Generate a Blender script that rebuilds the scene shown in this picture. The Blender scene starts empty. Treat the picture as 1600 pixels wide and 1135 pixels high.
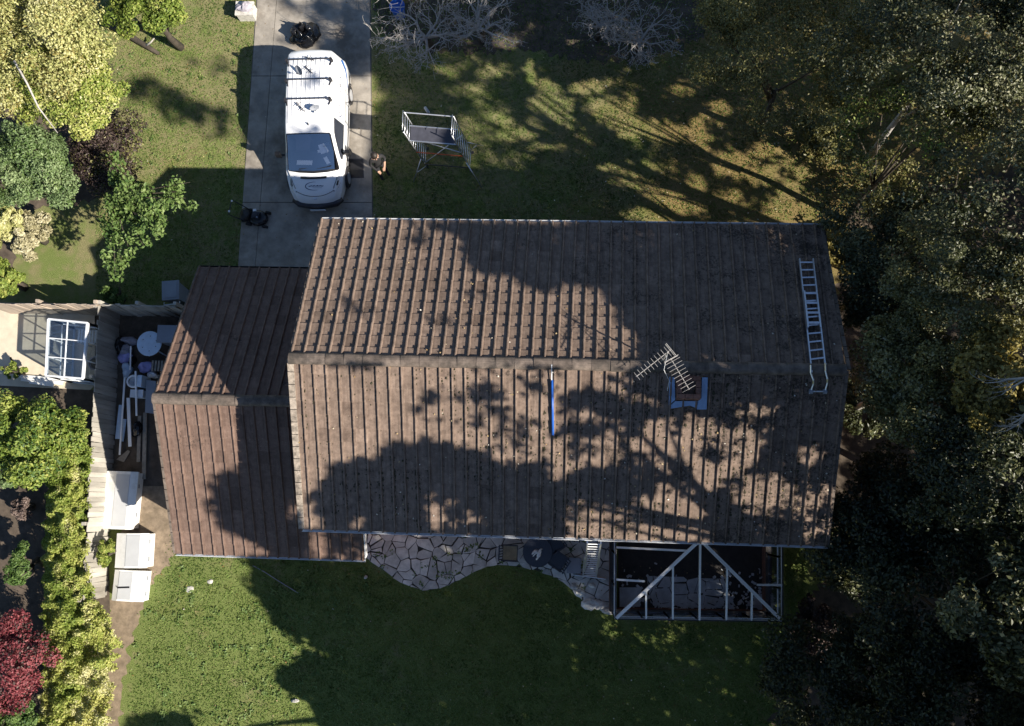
import bpy, math, random
import numpy as np
from mathutils import Vector, Matrix
from mathutils.bvhtree import BVHTree

random.seed(7)
rng = np.random.default_rng(7)
SC = bpy.context.scene
COL = SC.collection
PI = math.pi

# ------------------------------------------------------------------ camera, sky, sun, exposure
FPX, CAM_H = 1400.0, 28.0
PITCH, ROLL, YAW = 0.154, 0.057, 0.021
_cx, _sx = math.cos(PITCH), math.sin(PITCH)
_cy, _sy = math.cos(ROLL), math.sin(ROLL)
_cz, _sz = math.cos(YAW), math.sin(YAW)
CAM_R = (np.array([[1, 0, 0], [0, _cx, -_sx], [0, _sx, _cx]])
         @ np.array([[_cy, 0, _sy], [0, 1, 0], [-_sy, 0, _cy]])
         @ np.array([[_cz, -_sz, 0], [_sz, _cz, 0], [0, 0, 1]]))
cam_data = bpy.data.cameras.new('camera')
cam = bpy.data.objects.new('camera', cam_data)
COL.objects.link(cam)
cam_data.sensor_width = 36.0
cam_data.lens = FPX / 1600.0 * 36.0
cam_data.clip_end = 2000.0
cam.matrix_world = Matrix.Translation((0, 0, CAM_H)) @ Matrix(CAM_R.tolist()).to_4x4()
SC.camera = cam

SUN_AZ, SUN_K = 1.103, 1.405                 # shadow heading west of north, shadow length per metre of height
SUN_DIR = np.array([-math.sin(SUN_AZ) * SUN_K, math.cos(SUN_AZ) * SUN_K, -1.0])
SUN_EL = math.atan(1.0 / SUN_K)
world = bpy.data.worlds.new('World')
SC.world = world
world.use_nodes = True
wn = world.node_tree
for n in list(wn.nodes):
    wn.nodes.remove(n)
sky = wn.nodes.new('ShaderNodeTexSky')
sky.sky_type = 'NISHITA'
sky.sun_disc = False
sky.sun_elevation = SUN_EL
sky.sun_rotation = PI - SUN_AZ
sky.air_density = 1.0
sky.dust_density = 0.4
sky.ozone_density = 4.0
bg = wn.nodes.new('ShaderNodeBackground')
bg.inputs['Strength'].default_value = 0.06
wo = wn.nodes.new('ShaderNodeOutputWorld')
wn.links.new(sky.outputs[0], bg.inputs[0])
wn.links.new(bg.outputs[0], wo.inputs[0])
sun_data = bpy.data.lights.new('sun', 'SUN')
sun_data.energy = 5.0
sun_data.angle = math.radians(0.53)
sun_data.color = (1.0, 0.92, 0.80)
sun = bpy.data.objects.new('sun', sun_data)
COL.objects.link(sun)
sun.rotation_euler = Vector(SUN_DIR.tolist()).to_track_quat('-Z', 'Y').to_euler()
sun.location = (30, -16, 30)
SC.view_settings.view_transform = 'Standard'
SC.view_settings.look = 'None'
SC.view_settings.exposure = 0.95
SC.view_settings.gamma = 1.0
SC.view_settings.use_curve_mapping = False
SC.render.engine = 'CYCLES'
SC.cycles.max_bounces = 6
SC.cycles.transparent_max_bounces = 8
SC.cycles.use_denoising = True

# ------------------------------------------------------------------ helpers
def at(u, v, z=0.0):
    """world point at height z seen at pixel (u, v) of the 1600x1135 photograph"""
    d = CAM_R @ np.array([(u - 800.0) / FPX, (567.5 - v) / FPX, -1.0])
    t = (z - CAM_H) / d[2]
    return Vector((d[0] * t, d[1] * t, z))

def at_many(u, v, z):
    u = np.asarray(u, float); v = np.asarray(v, float)
    d = np.stack([(u - 800.0) / FPX, (567.5 - v) / FPX, -np.ones_like(u)], -1) @ CAM_R.T
    t = (z - CAM_H) / d[:, 2]
    P = d * t[:, None]
    P[:, 2] += CAM_H
    return P

def pix(P):
    c = (np.asarray(P, float) - np.array([0, 0, CAM_H])) @ CAM_R
    return 800 + FPX * c[..., 0] / -c[..., 2], 567.5 - FPX * c[..., 1] / -c[..., 2]

class MB:
    """collects shapes, then links them as ONE mesh object"""
    def __init__(s):
        s.v = []; s.f = []; s.m = []
    def add(s, vs, fs, mi=0):
        o = len(s.v)
        s.v += [tuple(p) for p in vs]
        s.f += [tuple(i + o for i in f) for f in fs]
        s.m += [mi] * len(fs)
        return s
    def box(s, c, d, rz=0.0, mi=0, M=None):
        x, y, z = d[0] / 2, d[1] / 2, d[2] / 2
        R = M if M is not None else Matrix.Rotation(rz, 3, 'Z')
        c = Vector(c)
        vs = [c + R @ Vector((a * x, b * y, e * z)) for e in (-1, 1) for a, b in ((-1, -1), (1, -1), (1, 1), (-1, 1))]
        return s.add(vs, [(3, 2, 1, 0), (4, 5, 6, 7), (0, 1, 5, 4), (1, 2, 6, 5), (2, 3, 7, 6), (3, 0, 4, 7)], mi)
    def beam(s, p, q, w, h=None, up=(0, 0, 1), mi=0):
        h = w if h is None else h
        p, q = Vector(p), Vector(q)
        d = (q - p).normalized()
        u = Vector(up)
        if abs(d.dot(u)) > 0.98:
            u = Vector((0, 1, 0))
        a = d.cross(u).normalized(); b = a.cross(d).normalized()
        vs = []
        for c in (p, q):
            for i, j in ((-1, -1), (1, -1), (1, 1), (-1, 1)):
                vs.append(c + a * (i * w / 2) + b * (j * h / 2))
        return s.add(vs, [(0, 1, 2, 3), (7, 6, 5, 4), (0, 4, 5, 1), (1, 5, 6, 2), (2, 6, 7, 3), (3, 7, 4, 0)], mi)
    def tube(s, pts, r, n=6, mi=0, cap=True):
        pts = [Vector(p) for p in pts]
        rs = r if isinstance(r, (list, tuple)) else [r] * len(pts)
        vs = []; fs = []
        pa = None
        for i, p in enumerate(pts):
            d = (pts[min(i + 1, len(pts) - 1)] - pts[max(i - 1, 0)]).normalized()
            if pa is None:
                pa = d.orthogonal().normalized()
            a = (pa - d * pa.dot(d))
            a = a.normalized() if a.length > 1e-5 else d.orthogonal().normalized()
            pa = a; b = d.cross(a)
            for k in range(n):
                t = 2 * PI * k / n
                vs.append(p + (a * math.cos(t) + b * math.sin(t)) * rs[i])
        for i in range(len(pts) - 1):
            for k in range(n):
                fs.append((i * n + k, i * n + (k + 1) % n, (i + 1) * n + (k + 1) % n, (i + 1) * n + k))
        if cap:
            fs.append(tuple(range(n - 1, -1, -1)))
            fs.append(tuple((len(pts) - 1) * n + k for k in range(n)))
        return s.add(vs, fs, mi)
    def lathe(s, prof, n=24, c=(0, 0, 0), mi=0):
        c = Vector(c); vs = []; fs = []
        for r, z in prof:
            for k in range(n):
                t = 2 * PI * k / n
                vs.append(c + Vector((r * math.cos(t), r * math.sin(t), z)))
        for i in range(len(prof) - 1):
            for k in range(n):
                fs.append((i * n + k, i * n + (k + 1) % n, (i + 1) * n + (k + 1) % n, (i + 1) * n + k))
        fs.append(tuple(range(n - 1, -1, -1)))
        fs.append(tuple((len(prof) - 1) * n + k for k in range(n)))
        return s.add(vs, fs, mi)
    def prism(s, poly, z0, z1, mi=0):
        n = len(poly)
        vs = [(p[0], p[1], z0) for p in poly] + [(p[0], p[1], z1) for p in poly]
        fs = [tuple(range(n - 1, -1, -1)), tuple(range(n, 2 * n))]
        fs += [(i, (i + 1) % n, n + (i + 1) % n, n + i) for i in range(n)]
        return s.add(vs, fs, mi)
    def blob(s, c, r, seed=0, nu=10, nv=7, rough=0.25, mi=0):
        rg = random.Random(seed); c = Vector(c); vs = []; fs = []
        ph = [rg.uniform(0, 6.28) for _ in range(6)]
        for i in range(nv + 1):
            th = PI * i / nv
            for k in range(nu):
                a = 2 * PI * k / nu
                w = 1 + rough * (math.sin(2 * a + ph[0] + 2 * th) * .5 + math.sin(3 * a + ph[1]) * .3 + math.sin(5 * th + ph[2] + a) * .4) + rg.uniform(-.3, .3) * rough
                vs.append(c + Vector((r[0] * w * math.sin(th) * math.cos(a), r[1] * w * math.sin(th) * math.sin(a), r[2] * w * math.cos(th))))
        for i in range(nv):
            for k in range(nu):
                fs.append((i * nu + k, (i + 1) * nu + k, (i + 1) * nu + (k + 1) % nu, i * nu + (k + 1) % nu))
        return s.add(vs, fs, mi)
    def mesh(s, name, mats, smooth=False):
        me = bpy.data.meshes.new(name)
        me.from_pydata(s.v, [], s.f)
        for m in (mats if isinstance(mats, (list, tuple)) else [mats]):
            me.materials.append(m)
        if max(s.m, default=0):
            me.polygons.foreach_set('material_index', s.m)
        if smooth:
            me.polygons.foreach_set('use_smooth', [True] * len(me.polygons))
        me.update()
        return me
    def build(s, name, mats, parent=None, smooth=False, local=False):
        return link(name, s.mesh(name, mats, smooth), parent, local)

def world_of(o):
    m = o.matrix_basis.copy()
    if o.parent is not None:
        m = world_of(o.parent) @ o.matrix_parent_inverse @ m
    return m

def link(name, me, parent=None, local=False):
    """shapes are given in world coordinates unless local is set"""
    o = bpy.data.objects.new(name, me)
    COL.objects.link(o)
    if parent is not None:
        o.parent = parent
        if not local:
            o.matrix_parent_inverse = world_of(parent).inverted()
    return o

def tag(o, label=None, cat=None, group=None, kind=None):
    if label: o['label'] = label
    if cat: o['category'] = cat
    if group: o['group'] = group
    if kind: o['kind'] = kind
    return o

def thing(name, label, cat, loc=(0, 0, 0), rz=0.0, group=None):
    o = bpy.data.objects.new(name, None)
    COL.objects.link(o)
    o.empty_display_size = 0.2
    o.location = loc
    o.rotation_euler = (0, 0, rz)
    return tag(o, label, cat, group)

def structure(name, mb, m, parent=None, smooth=False):
    o = mb.build(name, m, parent, smooth)
    o['kind'] = 'structure'
    return o

# ------------------------------------------------------------------ materials
def new_mat(name):
    m = bpy.data.materials.new(name)
    m.use_nodes = True
    nt = m.node_tree
    b = nt.nodes['Principled BSDF']
    return m, nt, b

def ramp(nt, fac, stops):
    r = nt.nodes.new('ShaderNodeValToRGB')
    e = r.color_ramp.elements
    while len(e) < len(stops):
        e.new(0.5)
    for i, (p, c) in enumerate(stops):
        e[i].position = p
        e[i].color = (c[0], c[1], c[2], 1) if hasattr(c, '__len__') else (c, c, c, 1)
    nt.links.new(fac, r.inputs[0])
    return r.outputs[0]

def noise(nt, scale, detail=4, rough=.6, stretch=None, obj=False):
    if obj:
        src = nt.nodes.new('ShaderNodeTexCoord').outputs['Object']
    else:
        src = nt.nodes.new('ShaderNodeNewGeometry').outputs['Position']
    if stretch:
        mp = nt.nodes.new('ShaderNodeMapping')
        mp.inputs['Scale'].default_value = stretch
        nt.links.new(src, mp.inputs[0]); src = mp.outputs[0]
    n = nt.nodes.new('ShaderNodeTexNoise')
    n.inputs['Scale'].default_value = scale
    n.inputs['Detail'].default_value = detail
    n.inputs['Roughness'].default_value = rough
    nt.links.new(src, n.inputs['Vector'])
    return n.outputs['Fac']

def mix(nt, fac, a, b, mode='MIX'):
    n = nt.nodes.new('ShaderNodeMix')
    n.data_type = 'RGBA'; n.blend_type = mode
    if hasattr(fac, 'links') or hasattr(fac, 'node'):
        nt.links.new(fac, n.inputs[0])
    else:
        n.inputs[0].default_value = fac
    for val, sock in ((a, n.inputs[6]), (b, n.inputs[7])):
        if hasattr(val, 'node'):
            nt.links.new(val, sock)
        else:
            sock.default_value = (val[0], val[1], val[2], 1)
    return n.outputs[2]

def bump(nt, b, h, strength=.4, dist=.02):
    n = nt.nodes.new('ShaderNodeBump')
    n.inputs['Strength'].default_value = strength
    n.inputs['Distance'].default_value = dist
    nt.links.new(h, n.inputs['Height'])
    nt.links.new(n.outputs[0], b.inputs['Normal'])

def rand_val(nt):
    """a per-piece random number, for single objects and joined pieces alike"""
    g = nt.nodes.new('ShaderNodeNewGeometry').outputs['Random Per Island']
    o = nt.nodes.new('ShaderNodeObjectInfo').outputs['Random']
    a = nt.nodes.new('ShaderNodeMath'); a.operation = 'ADD'
    nt.links.new(g, a.inputs[0]); nt.links.new(o, a.inputs[1])
    f = nt.nodes.new('ShaderNodeMath'); f.operation = 'FRACT'
    nt.links.new(a.outputs[0], f.inputs[0])
    return f.outputs[0]

def mat(name, c, rough=.6, metal=0., var=.25, scale=6., bmp=.2, bscale=40., dirt=None, dirt_amt=.5, stretch=None, piece=0., spec=.5):
    m, nt, b = new_mat(name)
    n = noise(nt, scale, 5, .65, stretch)
    lo = [x * (1 - var) for x in c]; hi = [min(1, x * (1 + var)) for x in c]
    col = ramp(nt, n, [(.3, lo), (.7, hi)])
    if dirt:
        d = noise(nt, scale * .35, 6, .7, stretch)
        col = mix(nt, ramp(nt, d, [(.5, 0.), (.66, dirt_amt)]), col, dirt)
    if piece:
        r = rand_val(nt)
        col = mix(nt, 1.0, col, ramp(nt, r, [(0, 1 - piece), (1, 1.0)]), 'MULTIPLY')
    nt.links.new(col, b.inputs['Base Color'])
    b.inputs['Roughness'].default_value = rough
    b.inputs['Metallic'].default_value = metal
    b.inputs['Specular IOR Level'].default_value = spec
    if bmp:
        bump(nt, b, noise(nt, bscale, 4, .6, stretch), bmp, .01)
    return m

def leaf_mat(name, stops, trans=.28, rough=.5, spec=.3):
    m, nt, b = new_mat(name)
    a = nt.nodes.new('ShaderNodeAttribute'); a.attribute_name = 'tint'
    k = len(stops) - 1
    col = ramp(nt, a.outputs['Fac'], [(i / k, c) for i, c in enumerate(stops)])
    nt.links.new(col, b.inputs['Base Color'])
    b.inputs['Roughness'].default_value = rough
    b.inputs['Specular IOR Level'].default_value = spec
    t = nt.nodes.new('ShaderNodeBsdfTranslucent')
    tc = mix(nt, 1.0, col, (1.0, 1.0, .55), 'MULTIPLY')
    nt.links.new(tc, t.inputs[0])
    ms = nt.nodes.new('ShaderNodeMixShader')
    ms.inputs[0].default_value = trans
    nt.links.new(b.outputs[0], ms.inputs[1]); nt.links.new(t.outputs[0], ms.inputs[2])
    nt.links.new(ms.outputs[0], nt.nodes['Material Output'].inputs[0])
    return m

def glass_mat(name, tint, refl=1.0, clear=.75):
    m, nt, b = new_mat(name)
    nt.nodes.remove(b)
    tr = nt.nodes.new('ShaderNodeBsdfTransparent'); tr.inputs[0].default_value = (*[c * clear for c in tint], 1)
    gl = nt.nodes.new('ShaderNodeBsdfGlossy'); gl.inputs['Roughness'].default_value = .02; gl.inputs[0].default_value = (.86, .92, 1, 1)
    lw = nt.nodes.new('ShaderNodeLayerWeight'); lw.inputs[0].default_value = .5
    pw = nt.nodes.new('ShaderNodeMath'); pw.operation = 'POWER'; pw.inputs[1].default_value = 4.0
    nt.links.new(lw.outputs['Facing'], pw.inputs[0])
    f2 = nt.nodes.new('ShaderNodeMath'); f2.operation = 'MULTIPLY_ADD'; f2.inputs[1].default_value = .7; f2.inputs[2].default_value = .05 * refl
    f2.use_clamp = True
    nt.links.new(pw.outputs[0], f2.inputs[0])
    ms = nt.nodes.new('ShaderNodeMixShader')
    nt.links.new(f2.outputs[0], ms.inputs[0]); nt.links.new(tr.outputs[0], ms.inputs[1]); nt.links.new(gl.outputs[0], ms.inputs[2])
    nt.links.new(ms.outputs[0], nt.nodes['Material Output'].inputs[0])
    return m

def tile_mat(name, lo, hi, moss=0.0, moss_x=-100.):
    m, nt, b = new_mat(name)
    n = noise(nt, 7., 6, .7)
    col = ramp(nt, n, [(.28, lo), (.72, hi)])
    col = mix(nt, 1.0, col, ramp(nt, rand_val(nt), [(0, (.66, .64, .63)), (.02, (.70, .68, .67)), (.05, (.84, .83, .82)), (.95, (1, .99, .98)), (1, (1.12, 1.11, 1.10))]), 'MULTIPLY')
    # rain streaks running down the slope
    st = noise(nt, 9., 4, .6, (1.6, .12, .12))
    col = mix(nt, ramp(nt, st, [(.5, 0.), (.72, .5)]), col, [x * .55 for x in lo])
    # lichen
    li = noise(nt, 26., 3, .6)
    col = mix(nt, ramp(nt, li, [(.66, 0.), (.72, .6)]), col, (.36, .32, .26))
    # moss and grime in patches, more to the east end
    g1 = noise(nt, 1.1, 5, .75)
    g2 = noise(nt, 17., 5, .7)
    add = nt.nodes.new('ShaderNodeMath'); add.operation = 'ADD'
    nt.links.new(g1, add.inputs[0]); nt.links.new(g2, add.inputs[1])
    sep = nt.nodes.new('ShaderNodeSeparateXYZ')
    nt.links.new(nt.nodes.new('ShaderNodeNewGeometry').outputs['Position'], sep.inputs[0])
    mr = nt.nodes.new('ShaderNodeMapRange')
    mr.inputs['From Min'].default_value = moss_x; mr.inputs['From Max'].default_value = moss_x + 9
    mr.inputs['To Min'].default_value = -.06; mr.inputs['To Max'].default_value = moss
    nt.links.new(sep.outputs[0], mr.inputs[0])
    ad2 = nt.nodes.new('ShaderNodeMath'); ad2.operation = 'ADD'
    nt.links.new(add.outputs[0], ad2.inputs[0]); nt.links.new(mr.outputs[0], ad2.inputs[1])
    col = mix(nt, math_range(nt, ad2.outputs[0], 1.10, 1.24, 0, .85), col, (.03, .025, .021))
    nt.links.new(col, b.inputs['Base Color'])
    b.inputs['Roughness'].default_value = .82
    b.inputs['Specular IOR Level'].default_value = .25
    bump(nt, b, noise(nt, 60., 4, .7), .35, .008)
    return m

def math_range(nt, v, a, b_, c, d):
    mr = nt.nodes.new('ShaderNodeMapRange')
    mr.inputs['From Min'].default_value = a; mr.inputs['From Max'].default_value = b_
    mr.inputs['To Min'].default_value = c; mr.inputs['To Max'].default_value = d
    nt.links.new(v, mr.inputs[0])
    return mr.outputs[0]

M = {}
M['tile'] = tile_mat('brown_concrete_tile', (.118, .086, .069), (.285, .213, .170), .11, -3.)
M['tile_annex'] = tile_mat('rosy_concrete_tile', (.118, .078, .063), (.215, .147, .118), -.2, 50.)
M['ridge'] = mat('ridge_tile', (.155, .122, .100), .85, 0, .5, 5., .4, 50., (.05, .045, .038), .75, piece=.3)
M['mortar'] = mat('verge_mortar', (.29, .245, .20), .9, 0, .5, 9., .5, 50., (.06, .05, .04), .7)
M['felt'] = mat('roof_underlay', (.02, .018, .016), .9)
M['upvc'] = mat('white_upvc', (.84, .85, .86), .35, 0, .06, 3., 0)
M['upvc_dull'] = mat('weathered_white_upvc', (.70, .72, .75), .45, 0, .15, 5., 0)
M['alu'] = mat('aluminium', (.72, .74, .78), .35, .85, .1, 8., 0)
M['alu_dull'] = mat('dull_aluminium', (.62, .64, .68), .45, .6, .12, 8., 0)
M['aerial'] = mat('weathered_aerial', (.40, .38, .36), .5, .2, .2, 8., 0)
M['drive_joint'] = mat('drive_joint', (.13, .12, .105), .9)
M['lead'] = mat('blue_grey_lead', (.24, .36, .56), .5, .15, .12, 5., .2, 20.)
M['blue'] = mat('blue_plastic', (.02, .11, .46), .4, 0, .1, 5., 0)
M['black'] = mat('black_plastic', (.012, .012, .014), .4, 0, .2, 5., 0)
M['rubber'] = mat('tyre_rubber', (.015, .015, .016), .8)
M['dark_metal'] = mat('dark_metal', (.05, .05, .06), .45, .5)
M['brick'] = mat('brick', (.26, .12, .08), .85, 0, .35, 9., .4, 40., (.1, .08, .07), .4, piece=.3)
M['concrete'] = mat('drive_concrete', (.32, .29, .25), .85, 0, .34, 1.6, .5, 45., (.12, .10, .08), .75, piece=.14)
M['joint'] = mat('dark_joint', (.05, .045, .04), .9)
M['stone'] = mat('patio_flagstone', (.74, .70, .64), .8, 0, .25, 3.5, .35, 30., (.30, .27, .22), .45, piece=.35)
M['slab'] = mat('grey_slab', (.52, .52, .54), .8, 0, .2, 4., .3, 40.)
M['soil'] = mat('soil', (.085, .065, .048), .95, 0, .45, 4., .6, 30.)
M['bare'] = mat('bare_earth', (.215, .165, .115), .95, 0, .35, 5., .6, 30., (.11, .085, .055), .5)
M['sand'] = mat('pale_paving', (.56, .49, .38), .85, 0, .12, 3., .2, 40.)
M['fence'] = mat('weathered_fence_wood', (.47, .44, .385), .8, 0, .25, 4., .4, 40., (.2, .17, .13), .5, (1, 1, .15), .35)
M['fence_pink'] = mat('pinkish_fence_wood', (.50, .41, .33), .8, 0, .25, 4., .4, 40., (.2, .15, .11), .4, (1, 1, .15), .3)
M['timber'] = mat('old_timber', (.27, .24, .20), .85, 0, .3, 6., .4, 40.)
M['brown_wood'] = mat('dark_brown_wood', (.045, .036, .032), .8, 0, .3, 5., .3)
M['white'] = mat('white_paint', (.80, .80, .78), .5, 0, .06, 3., .1, 30., (.42, .39, .32), .45)
M['grey_plastic'] = mat('pale_grey_plastic', (.46, .47, .48), .5, 0, .05, 3., 0)
M['grey'] = mat('mid_grey_plastic', (.25, .27, .31), .5, 0, .1, 3., 0)
M['slate'] = mat('dark_slate_glass', (.035, .04, .055), .22, 0, .15, 3., 0)
M['cushion'] = mat('tan_cushion', (.30, .25, .16), .9)
M['lilac'] = mat('lilac_cloth', (.42, .40, .72), .85, 0, .2, 6.)
M['paleblue'] = mat('pale_blue_plastic', (.55, .66, .78), .5, 0, .1, 6., 0)
M['cloth'] = mat('grey_cloth', (.34, .32, .36), .9, 0, .3, 8.)
M['bag'] = mat('black_bag', (.012, .012, .014), .22, 0, .2, 4., .5, 12.)
M['orange'] = mat('orange_tube', (.75, .13, .04), .5)
M['deck'] = mat('dark_platform', (.05, .052, .07), .7)
M['bark_pale'] = mat('pale_bare_bark', (.40, .375, .35), .85, 0, .25, 10., .4)
M['bark'] = mat('brown_bark', (.06, .048, .036), .9, 0, .35, 8., .6, 20.)
M['moss'] = mat('moss_clumps', (.045, .042, .022), .95, 0, .4, 12.)
M['stonebox'] = mat('pale_stone', (.52, .50, .46), .85, 0, .3, 8., .5)
M['glass'] = glass_mat('clear_glass', (.95, .98, 1.0), 2.6, .95)
M['car_glass'] = glass_mat('tinted_car_glass', (.60, .68, .85), 9.0, .7)
M['skin'] = mat('skin', (.48, .29, .20), .6, 0, .05, 5., 0)
M['hair'] = mat('dark_hair', (.02, .014, .01), .6)
M['jacket'] = mat('black_jacket', (.018, .018, .02), .8)
M['jeans'] = mat('dark_trousers', (.022, .024, .03), .85)
m_, nt_, b_ = new_mat('white_car_paint')
b_.inputs['Base Color'].default_value = (.80, .81, .83, 1)
b_.inputs['Roughness'].default_value = .32
b_.inputs['Coat Weight'].default_value = .5
b_.inputs['Coat Roughness'].default_value = .12
nt_.links.new(ramp(nt_, noise(nt_, 2.5, 4), [(.3, (.83, .84, .86)), (.7, (.88, .88, .89))]), b_.inputs['Base Color'])
M['paint'] = m_
M['decal'] = mat('dark_blue_print', (.03, .05, .13), .4, 0, .05, 3., 0)
M['decal_blue'] = mat('blue_print', (.03, .15, .45), .4, 0, .05, 3., 0)
M['lamp'] = mat('headlamp', (.5, .52, .56), .12, .3, .1, 30., 0)

def ground_mat():
    m, nt, b = new_mat('lawn')
    fine = noise(nt, 38., 6, .75)
    mid = noise(nt, 2.6, 6, .7)
    big = noise(nt, .33, 4, .6)
    green = ramp(nt, fine, [(.25, (.065, .100, .022)), (.5, (.155, .195, .058)), (.78, (.29, .32, .13))])
    straw = ramp(nt, fine, [(.25, (.11, .10, .045)), (.55, (.26, .235, .12)), (.8, (.42, .38, .22))])
    sp0 = nt.nodes.new('ShaderNodeSeparateXYZ')
    nt.links.new(nt.nodes.new('ShaderNodeNewGeometry').outputs['Position'], sp0.inputs[0])
    dry = nt.nodes.new('ShaderNodeMath'); dry.operation = 'ADD'      # the grass beyond the drive is drier
    nt.links.new(mid, dry.inputs[0]); nt.links.new(math_range(nt, sp0.outputs[1], -4., 13., -.09, .14), dry.inputs[1])
    dr2 = nt.nodes.new('ShaderNodeMath'); dr2.operation = 'ADD'
    nt.links.new(dry.outputs[0], dr2.inputs[0]); nt.links.new(math_range(nt, noise(nt, .55, 3, .6), .35, .7, -.10, .12), dr2.inputs[1])
    col = mix(nt, math_range(nt, dr2.outputs[0], .47, .68, 0, .9), green, straw)
    litter = ramp(nt, fine, [(.25, (.075, .050, .020)), (.55, (.26, .18, .075)), (.8, (.46, .34, .15))])
    sep = nt.nodes.new('ShaderNodeSeparateXYZ')
    nt.links.new(nt.nodes.new('ShaderNodeNewGeometry').outputs['Position'], sep.inputs[0])
    e = math_range(nt, sep.outputs[0], -2.0, 5.0, 0.0, .95)
    en = nt.nodes.new('ShaderNodeMath'); en.operation = 'MULTIPLY'
    nt.links.new(e, en.inputs[0]); nt.links.new(math_range(nt, sep.outputs[1], 4., 9., 0, 1), en.inputs[1])
    a = nt.nodes.new('ShaderNodeMath'); a.operation = 'ADD'
    nt.links.new(en.outputs[0], a.inputs[0]); nt.links.new(math_range(nt, big, .35, .7, -.35, .40), a.inputs[1])
    col = mix(nt, math_range(nt, a.outputs[0], .1, .8, 0, .85), col, litter)
    nt.links.new(col, b.inputs['Base Color'])
    b.inputs['Roughness'].default_value = .95
    b.inputs['Specular IOR Level'].default_value = .12
    bump(nt, b, noise(nt, 30., 6, .8), .9, .05)
    return m
M['lawn'] = ground_mat()
L = {}
L['gold'] = leaf_mat('golden_leaves', [(.18, .20, .06), (.38, .39, .14), (.58, .56, .26), (.70, .67, .42)], .3)
L['lime'] = leaf_mat('lime_leaves', [(.08, .13, .02), (.18, .25, .045), (.34, .38, .09), (.54, .52, .18)], .3)
L['green'] = leaf_mat('mid_green_leaves', [(.035, .075, .02), (.07, .13, .03), (.13, .20, .055), (.20, .27, .09)], .25)
L['bluegreen'] = leaf_mat('cool_green_leaves', [(.055, .09, .035), (.12, .18, .07), (.20, .27, .12), (.32, .39, .20)], .2)
L['purple'] = leaf_mat('purple_brown_leaves', [(.022, .014, .015), (.05, .034, .032), (.09, .064, .056), (.20, .15, .13)], .15)
L['red'] = leaf_mat('crimson_leaves', [(.08, .014, .02), (.18, .034, .045), (.29, .075, .085), (.44, .19, .19)], .3)
L['olive'] = leaf_mat('olive_leaves', [(.05, .052, .018), (.12, .12, .040), (.23, .22, .080), (.42, .38, .20)], .25, .4, .4)
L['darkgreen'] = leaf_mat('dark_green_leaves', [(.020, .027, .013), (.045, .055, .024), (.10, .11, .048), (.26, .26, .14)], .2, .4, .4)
L['amber'] = leaf_mat('amber_leaves', [(.09, .08, .025), (.20, .17, .05), (.34, .28, .09), (.46, .40, .16)], .3)
L['silver'] = leaf_mat('sun_glint_leaves', [(.08, .09, .05), (.17, .18, .10), (.29, .29, .18), (.42, .42, .30)], .2, .5, .3)  # pale leaf colour that paints sunlit glints into the wood's crowns
L['cream'] = leaf_mat('cream_leaves', [(.18, .16, .08), (.34, .31, .18), (.50, .46, .30), (.62, .58, .42)], .2)
L['grass'] = leaf_mat('grass_blades', [(.055, .10, .02), (.115, .185, .042), (.20, .28, .075), (.34, .36, .15)], .25, .7, .15)
L['fallen'] = leaf_mat('fallen_leaves', [(.12, .06, .02), (.25, .15, .05), (.45, .34, .18), (.72, .68, .60)], .1, .6)
# ------------------------------------------------------------------ ground
def px_poly(pts, z=0.0):
    return [at(u, v, z) for u, v in pts]

def sheet(name, pts, z, m, kind='structure', parent=None, rag=0):
    if rag:
        out = []
        for i in range(len(pts)):
            (x0, y0), (x1, y1) = pts[i], pts[(i + 1) % len(pts)]
            ln = math.hypot(x1 - x0, y1 - y0)
            n = max(1, int(ln / 6))
            for k in range(n):
                o_ = max(-8, min(8, random.gauss(0, rag))) * math.sin(PI * k / n) ** .5
                out.append((x0 + (x1 - x0) * k / n - (y1 - y0) / ln * o_, y0 + (y1 - y0) * k / n + (x1 - x0) / ln * o_))
        pts = out
    mb = MB(); P = px_poly(pts, 0.0)
    mb.add([(p.x, p.y, z) for p in P], [tuple(range(len(P)))])
    o = mb.build(name, m, parent)
    if mb.v:
        a = sum(P[i].x * P[(i + 1) % len(P)].y - P[(i + 1) % len(P)].x * P[i].y for i in range(len(P)))
        if a < 0:
            o.data.flip_normals()
    if kind: o['kind'] = kind
    return o

mb = MB(); mb.add([(-200, -200, 0), (200, -200, 0), (200, 200, 0), (-200, 200, 0)], [(0, 1, 2, 3)])
structure('lawn', mb, M['lawn'])
sheet('bare_earth', [(222, 640), (275, 660), (292, 800), (270, 870), (240, 905), (224, 945), (206, 990), (197, 1040), (190, 1090), (186, 1190), (150, 1190), (165, 1060), (170, 960), (185, 860)], .004, M['bare'], rag=4)
sheet('side_yard', [(148, 476), (282, 478), (292, 640), (280, 760), (150, 760)], .006, M['soil'])
sheet('paving', [(-60, 480), (150, 480), (150, 600), (112, 640), (70, 622), (20, 605), (-60, 600)], .006, M['sand'])
sheet('hedge_bed', [(-60, 600), (150, 610), (168, 760), (172, 960), (160, 1180), (-60, 1180)], .008, M['soil'])
sheet('shrub_bed', [(-60, -40), (100, -40), (160, 60), (185, 170), (205, 250), (150, 310), (50, 330), (20, 420), (-60, 450)], .004, M['soil'], rag=5)
sheet('planting_bed', [(575, -40), (1120, -40), (1100, 60), (1010, 100), (900, 96), (840, 80), (740, 84), (640, 72), (590, 40)], .004, M['soil'], rag=7)
sheet('woodland_floor', [(1335, 300), (1700, 250), (1750, 1200), (1190, 1200), (1230, 1000), (1290, 900), (1300, 500)], .004, M['soil'], rag=8)

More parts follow.
